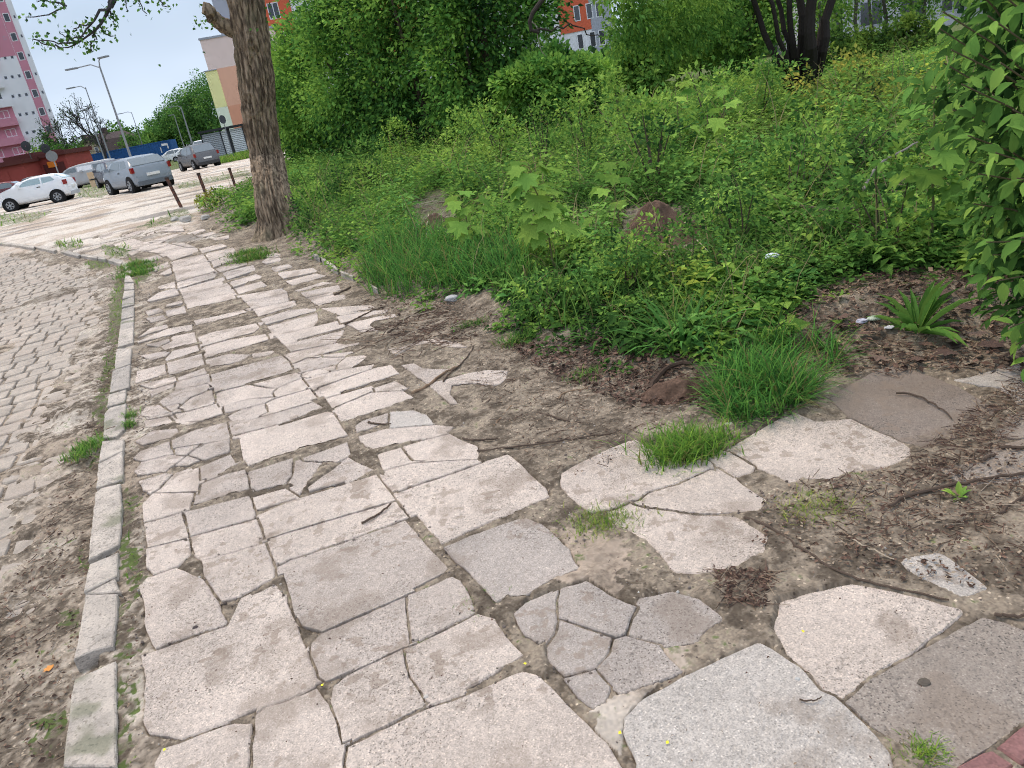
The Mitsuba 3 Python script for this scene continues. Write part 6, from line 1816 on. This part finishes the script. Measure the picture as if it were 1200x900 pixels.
stick("long twig across the lower bare soil patch", [(-0.224, 3.347), (-0.059, 3.311), (0.146, 3.288), (0.348, 3.270), (0.437, 3.261)], 0.005, 0.003, WOOD, 8)
stick("short dark twig near the corner of the bright square slab", [(-0.293, 3.522), (-0.220, 3.461), (-0.119, 3.442)], 0.006, 0.004, WOOD, 9)
stick("dark straight twig on the square slab of the second row", [(-0.732, 2.859), (-0.680, 2.897), (-0.616, 2.980)], 0.005, 0.004, WOOD, 10)
stick("small dark twig beside the blue white broken piece", [(-0.827, 3.969), (-0.760, 3.916), (-0.689, 3.887)], 0.006, 0.003, WOOD, 11)
stick("thin pale stalk on the soil under the long dark twig", [(1.017, 2.135), (1.045, 2.065), (1.089, 1.989)], 0.003, 0.002, PALEW, 12)
stick("dark twig at the right edge of the soil near the red pavers", [(1.202, 1.682), (1.238, 1.664), (1.299, 1.650)], 0.005, 0.004, WOOD, 13)
stick("dark twig on the grey slab at the right edge", [(1.778, 2.524), (1.822, 2.493), (1.888, 2.469)], 0.007, 0.006, WOOD, 14)
stick("short stub of twig on the grey slab at the right", [(1.659, 2.444), (1.700, 2.467), (1.732, 2.476)], 0.007, 0.005, WOOD, 15)
stick("thin twig on the soiled square slab", [(1.704, 3.121), (1.767, 3.060), (1.780, 2.949), (1.765, 2.803)], 0.005, 0.003, WOOD, 16)
stick("dark twig lying over the kerb beside the grass", [(-3.282, 5.425), (-3.185, 5.530), (-3.090, 5.655)], 0.006, 0.004, WOOD, 17, lift=-0.05)
stick("dark twig in the litter left of the kerb", [(-2.827, 4.586), (-2.775, 4.617), (-2.715, 4.651)], 0.007, 0.004, WOOD, 18, lift=-0.05)
stick("curved twig in the sandy litter left of the kerb", [(-2.376, 3.469), (-2.357, 3.532), (-2.351, 3.613), (-2.384, 3.718)], 0.005, 0.003, DRY, 19, lift=-0.05)
stick("dark dry twig lying on the broken slabs by the edge", [(-1.268, 6.212), (-1.189, 6.333), (-1.081, 6.499), (-0.959, 6.559)], 0.008, 0.004, WOOD, 20)
stick("dark twig crossing the heap of dry stalks", [(-0.865, 5.717), (-0.780, 5.938), (-0.685, 6.117), (-0.603, 6.209)], 0.008, 0.005, WOOD, 21)
stick("twig end on the slabs past the edging slivers", [(-1.547, 7.433), (-1.473, 7.511), (-1.413, 7.647)], 0.010, 0.008, WOOD, 22)
stick("pale fallen stick between the tree and the yard", [(-5.298, 15.862), (-4.715, 14.573), (-4.401, 14.355)], 0.012, 0.008, PALEW, 23)
stick("tiny forked twig on the large pale corner slab", [(0.579, 1.517), (0.603, 1.506), (0.635, 1.512)], 0.0025, 0.0015, WOOD, 24)
stick("dry twig at the front of the bank beside the grass tuft", [(0.230, 3.789), (0.301, 3.869), (0.404, 3.861)], 0.005, 0.003, DRY, 25)
stick("fallen branch with a pale cut end lying in the weeds", [(2.458, 6.052), (2.543, 5.927), (2.686, 5.726), (2.792, 5.607)], 0.028, 0.018, (0.10, 0.08, 0.065), 26, 0.10, "fallen_branch", None, "branch")
stick("grey dead branch rising out of the weeds at the right", [(2.802, 5.601), (3.178, 6.032), (3.551, 6.366), (3.986, 6.965)], 0.012, 0.005, (0.19, 0.17, 0.15), 27, 0.25, "fallen_branch", None, "branch", 0.1)
stick("pale dry stalk below the earth mound", [(1.645, 6.382), (1.536, 5.643), (1.476, 5.099)], 0.006, 0.004, PALEW, 28, 0.16, "dry_stalk", "dry stalks in the weeds", "stalk")
stick("thin pale dry stalk before the small earth mound", [(-0.626, 9.776), (-0.623, 9.004), (-0.605, 8.150)], 0.006, 0.004, PALEW, 29, 0.12, "dry_stalk", "dry stalks in the weeds", "stalk")
stick("thick dark root pushing out of the crumbled soil", [(0.697, 3.663), (0.771, 3.781), (0.881, 3.873), (0.977, 3.838)], 0.018, 0.010, (0.06, 0.04, 0.03), 30, 0.02, "root", None, "root", 0.015)
x, y = (2.458, 6.052)
q = on(x, y, 0.10)
mb = MB()
a = np.linspace(0, 2 * np.pi, 13)[:-1]
mb.add(np.vstack([[q + [-0.012, -0.004, 0]], np.column_stack([q[0] - 0.006 + 0 * a, q[1] + 0.03 * np.cos(a), q[2] + 0.03 * np.sin(a)])]), [[0, 1 + (k + 1) % 12, 1 + k] for k in range(12)], (0.62, 0.36, 0.13))
v, f, c = mb.mesh()
add("cut_end", mikit.ply((v, f), "mat_solid", color=c), "fallen_branch")


def stone(label, c, r, col, seed, name="stone", cat="stone", flat_=0.6, group="pale stones by the yard", lift=0.0):
    m = trimesh.creation.icosphere(2)
    v = np.array(m.vertices)
    v = v * (0.7 + 0.6 * meshkit.noise(v * 1.7 + seed * 5, seed))[:, None]
    v = v * r * [1, 0.8, flat_] + on(*c, dz=lift + r * flat_ * 0.4)
    key = thing(name, label, cat, group)
    scene[key] = mikit.ply((v, np.array(m.faces)), "mat_solid", color=np.tile(col, (len(v), 1)))


for k, (c, r, lab) in enumerate((((-6.993, 18.565), 0.11, "pale stone on the grass by the leftmost rusty post"), ((-6.619, 18.167), 0.14, "white stone right under the leftmost rusty post"), ((-6.090, 17.928), 0.10, "pale stone in the earth before the middle post"))):
    stone(lab, c, r, (0.42, 0.40, 0.37), k)
stone("white broken lump lying at the edge below the long grass", (-0.355, 6.179), 0.055, (0.42, 0.42, 0.42), 5, "rubble", "rubble", 0.5, None)
stone("white scrap of rubble by the grey square slab", (0.930, 3.133), 0.022, (0.6, 0.58, 0.52), 6, "rubble", "rubble", 0.5, None)
stone("small round pebble stuck in the joint of the second row", (-0.416, 1.787), 0.008, (0.5, 0.46, 0.42), 7, "pebble", "pebble", 0.8, None)
stone("little grey pebble on the large pale corner slab", (0.606, 1.593), 0.008, (0.42, 0.42, 0.41), 8, "pebble", "pebble", 0.7, None)
stone("dark lump of dirt on the grey brown slab", (0.901, 1.506), 0.016, (0.10, 0.085, 0.07), 9, "dirt_lump", "dirt", 0.4, None)
stone("dark lump of dirt on the slab nearest the kerb", (-1.282, 2.347), 0.012, (0.06, 0.05, 0.05), 10, "dirt_lump", "dirt", 0.5, None)


def fallen(label, c, L, col, seed, kind="maple", name="fallen_leaf", cat="leaf", group=None, lift=0.006, W=1.0):
    rng = np.random.default_rng(seed)
    a = rng.uniform(0, 6.28)
    mb = MB()
    leaves(mb, [on(*c, dz=lift)], [[math.cos(a), math.sin(a), 0.12]], [[0.25 * rng.normal(), 0.25 * rng.normal(), 1.0]], L, L * W, [col], kind)
    v, f, c_ = mb.mesh()
    scene[thing(name, label, cat, group)] = mikit.ply((v, f), "mat_solid", color=c_)


fallen("single orange leaf lying in the dirt left of the kerb", (-1.814, 2.330), 0.035, (0.62, 0.27, 0.07), 1, lift=-0.04)
for k, (c, lab) in enumerate((((-1.185, 1.763), "yellow petal at the foot of the slab by the kerb"), ((-0.745, 1.904), "yellow petal in the long joint at the front"), ((-0.116, 1.830), "yellow petal on the upper corner of the front slab"), ((0.103, 1.521), "yellow petal in the sandy gap beside the big pale slab"),
                              ((0.214, 1.464), "yellow petal on the big pale slab"), ((0.691, 1.758), "yellow petal on the warm square slab"))):
    fallen(lab, c, 0.011, (0.75, 0.70, 0.06), 10 + k, "diamond", "petal", "petal", "yellow petals on the slabs", 0.014)
DEAD = [(2.323, 3.665), (2.186, 3.541), (2.450, 3.775), (2.112, 3.535), (2.274, 4.082), (1.867, 3.876), (1.889, 3.787), (2.361, 3.581), (2.140, 3.395), (1.977, 3.391), (2.584, 3.877), (2.380, 3.963), (1.860, 3.988), (1.832, 3.519), (2.299, 3.367)]
for k, c in enumerate(DEAD):
    fallen("brown curled dead leaf in the litter beside the near shrub", c, 0.060 + 0.022 * (k % 3), ((0.12, 0.075, 0.058), (0.17, 0.115, 0.09), (0.09, 0.058, 0.048))[k % 3], 30 + k, "maple", "dead_leaf", "leaf", "dead leaves in the litter", 0.035)
fallen("yellowish dead leaf at the left of the litter", (1.758, 3.775), 0.06, (0.50, 0.43, 0.22), 60, "lance", W=0.6, lift=0.03)
for k, (c, L, col, lab) in enumerate((((2.009, 3.912), 0.07, (0.40, 0.46, 0.37), "crumpled pale green scrap of litter in the dead leaves"), ((1.945, 3.917), 0.06, (0.42, 0.43, 0.52), "grey scrap of litter beside the pale green one"), ((2.041, 3.811), 0.05, (0.52, 0.53, 0.55), "white scrap of paper in the dead leaves"),
                                      ((1.813, 4.833), 0.09, (0.55, 0.62, 0.68), "pale scrap of plastic caught in the weeds"))):
    stone(lab, c, L * 0.5, col, 70 + k, "litter_scrap", "litter", 0.35, None, 0.02 if k < 3 else 0.12)

# fine litter: flakes, crumbs and stalks that nobody could count
rng = np.random.default_rng(41)
mb = MB()


def litter(n, polys, size, cols, lift):
    x, y = in_poly(rng, polys, n)
    a = rng.uniform(0, 6.28, len(x))
    side = side_of(KERB_LINE, x, y)
    z = land(x, y) + np.where(side < -0.05, -0.05, 0.0) + lift
    ok = np.abs(side) > 0.09
    cl = np.array(cols)[rng.integers(0, len(cols), len(x))] * rng.uniform(0.6, 1.3, (len(x), 1))
    L = size * rng.uniform(0.4, 1.5, len(x))
    leaves(mb, np.stack([x, y, z], -1)[ok], np.stack([np.cos(a), np.sin(a), 0.25 * rng.standard_normal(len(a))], -1)[ok], (np.array([0, 0, 1.0]) + 0.45 * rng.standard_normal((len(x), 3)))[ok], L[ok], (L * rng.uniform(0.25, 0.7, len(x)))[ok], cl[ok], "diamond")


BROWNS = [(0.10, 0.06, 0.045), (0.16, 0.10, 0.075), (0.07, 0.045, 0.035), (0.24, 0.17, 0.12), (0.30, 0.24, 0.18)]
litter(1900, LITTER, 0.035, BROWNS[:4], 0.025)
litter(2600, zone([(1.211, 2.518), (1.905, 2.518), (1.393, 1.727), (0.958, 1.946), (0.708, 2.229), (0.882, 2.524)], [(1.596, 2.668), (2.274, 3.091), (2.195, 2.823), (1.563, 2.393), (1.330, 2.375)]), 0.016, BROWNS, 0.012)
litter(3000, zone([(-0.181, 5.027), (0.297, 4.973), (1.073, 3.597), (0.920, 3.136), (0.557, 3.108), (0.214, 2.921), (0.070, 2.975), (-0.206, 4.007)]), 0.011, BROWNS, 0.012)
litter(2200, zone([(-0.008, 4.906), (0.581, 4.569), (1.167, 3.738), (0.981, 3.323), (0.569, 3.532), (0.207, 4.220)]), 0.03, BROWNS[:3], 0.02)
litter(1200, zone([(-1.272, 7.132), (-0.427, 6.490), (0.079, 5.250), (-0.178, 5.112), (-0.756, 5.585)]), 0.022, BROWNS, 0.014)
litter(1900, zone([(-2.618, 4.047), (-3.526, 6.678), (-3.934, 8.025), (-2.788, 5.136), (-1.837, 2.702), (-1.505, 1.855), (-1.795, 1.887), (-2.284, 2.724)]), 0.016, BROWNS, 0.012)
litter(700, zone([(-3.206, 6.496), (-3.065, 6.406), (-2.054, 3.816), (-1.573, 2.629), (-1.315, 1.876), (-1.332, 1.809), (-1.984, 3.436)]), 0.010, BROWNS, 0.006)
litter(500, zone([(0.541, 2.126), (0.713, 2.048), (0.638, 1.889), (0.524, 1.945)]), 0.016, BROWNS[:3], 0.012)
litter(1500, zone([(-4.645, 10.574), (-2.466, 9.244), (-0.404, 4.119), (0.124, 2.810), (0.839, 2.413), (1.165, 1.886), (0.944, 1.340), (0.577, 1.224), (-1.211, 1.612)]), 0.008, BROWNS[:4], 0.012)
v, f, c = mb.mesh()
scene[thing("leaf_litter", "brown flakes of dead leaves strewn over the soil and along the kerb", "litter", kind="stuff")] = mikit.ply((v, f), "mat_solid", color=c)
mb = MB()


def straws(n, polys, L0, r, cols):
    x, y = in_poly(rng, polys, n)
    a = rng.uniform(0, 6.28, len(x))
    side = side_of(KERB_LINE, x, y)
    z = land(x, y) + np.where(side < -0.05, -0.045, 0.012)
    d = np.stack([np.cos(a), np.sin(a), 0.12 * rng.standard_normal(len(a))], -1)
    L = L0 * rng.uniform(0.4, 1.6, len(x))
    p0 = np.stack([x, y, z], -1)
    s = np.stack([-np.sin(a), np.cos(a), 0 * a], -1) * r
    up = np.array([0, 0, r * 1.6])
    v = np.stack([p0 + s, p0 - s, p0 + up, p0 + d * L[:, None] + s * .6, p0 + d * L[:, None] - s * .6, p0 + d * L[:, None] + up * .8], 1)
    f = np.array([[0, 3, 5], [0, 5, 2], [2, 5, 4], [2, 4, 1], [1, 4, 3], [1, 3, 0]])
    cl = np.array(cols)[rng.integers(0, len(cols), len(x))] * rng.uniform(0.6, 1.3, (len(x), 1))
    mb.add(v.reshape(-1, 3), (f[None] + (np.arange(len(x)) * 6)[:, None, None]).reshape(-1, 3), np.repeat(cl, 6, 0))


straws(500, zone([(1.596, 2.668), (2.274, 3.091), (2.195, 2.823), (1.563, 2.393), (1.281, 2.401)]), 0.05, 0.0016, BROWNS)
straws(260, zone([(1.043, 2.590), (1.727, 2.311), (1.429, 1.885), (0.965, 2.135)]), 0.06, 0.0016, BROWNS)
straws(260, zone([(-1.241, 5.774), (-0.429, 6.298), (-0.178, 5.112), (-0.720, 5.063)]), 0.16, 0.003, BROWNS + [PALEW])
straws(350, zone([(-0.181, 5.027), (0.297, 4.973), (1.073, 3.597), (0.920, 3.136), (0.557, 3.108), (0.214, 2.921), (0.070, 2.975), (-0.206, 4.007)]), 0.07, 0.0018, BROWNS)
straws(400, zone([(-2.618, 4.047), (-3.526, 6.678), (-3.934, 8.025), (-2.788, 5.136), (-1.837, 2.702), (-1.505, 1.855), (-1.795, 1.887), (-2.284, 2.724)]), 0.05, 0.0018, BROWNS + [PALEW])
straws(140, zone([(0.541, 2.126), (0.713, 2.048), (0.638, 1.889), (0.524, 1.945)]), 0.05, 0.0016, BROWNS)
straws(160, zone([(-1.025, 11.973), (-0.501, 12.512), (-0.164, 9.189), (-0.346, 8.187), (-0.662, 8.696)]), 0.18, 0.004, BROWNS[2:] + [PALEW])
straws(500, LITTER, 0.08, 0.0022, BROWNS + [PALEW])
v, f, c = mb.mesh()
scene[thing("twig_litter", "small broken twigs and dry stalks scattered over the soil", "litter", kind="stuff")] = mikit.ply((v, f), "mat_solid", color=c)
# gravel and crumbs of concrete in the gaps of the pavement
mb = MB()
ico = trimesh.creation.icosphere(0)
x, y = in_poly(rng, zone([(-4.820, 10.717), (-2.466, 9.244), (-0.406, 4.249), (0.283, 2.893), (0.925, 2.635), (1.254, 2.036), (0.658, 1.941), (0.331, 1.430), (-0.652, 1.656), (-1.287, 1.805)], [(-0.167, 5.492), (0.297, 4.973), (0.920, 3.136), (0.283, 2.893), (-0.210, 3.897)], [(0.744, 2.714), (1.995, 2.644), (1.277, 1.602), (0.630, 1.867)]), 12000)
ok = ~inside(SHRUNK, x, y) & (side_of(KERB_LINE, x, y) > 0.12)
x, y = x[ok], y[ok]
r = 0.0022 + 0.0055 * rng.random(len(x)) ** 3
v = np.array(ico.vertices)[None] * r[:, None, None] * rng.uniform(0.6, 1.2, (len(x), 1, 3)) + np.stack([x, y, land(x, y) + 0.0], -1)[:, None]
cl = np.array([(0.20, 0.17, 0.15), (0.14, 0.115, 0.10), (0.10, 0.08, 0.07), (0.33, 0.30, 0.27), (0.45, 0.43, 0.40)])[rng.choice(5, len(x), p=[.3, .3, .22, .12, .06])]
mb.add(v.reshape(-1, 3), (np.array(ico.faces)[None] + (np.arange(len(x)) * 12)[:, None, None]).reshape(-1, 3), np.repeat(cl, 12, 0))
v, f, c = mb.mesh()
scene[thing("gravel", "crumbs of concrete and grit in the gaps between slabs", "gravel", kind="stuff")] = mikit.ply((v, f), "mat_solid", color=c)
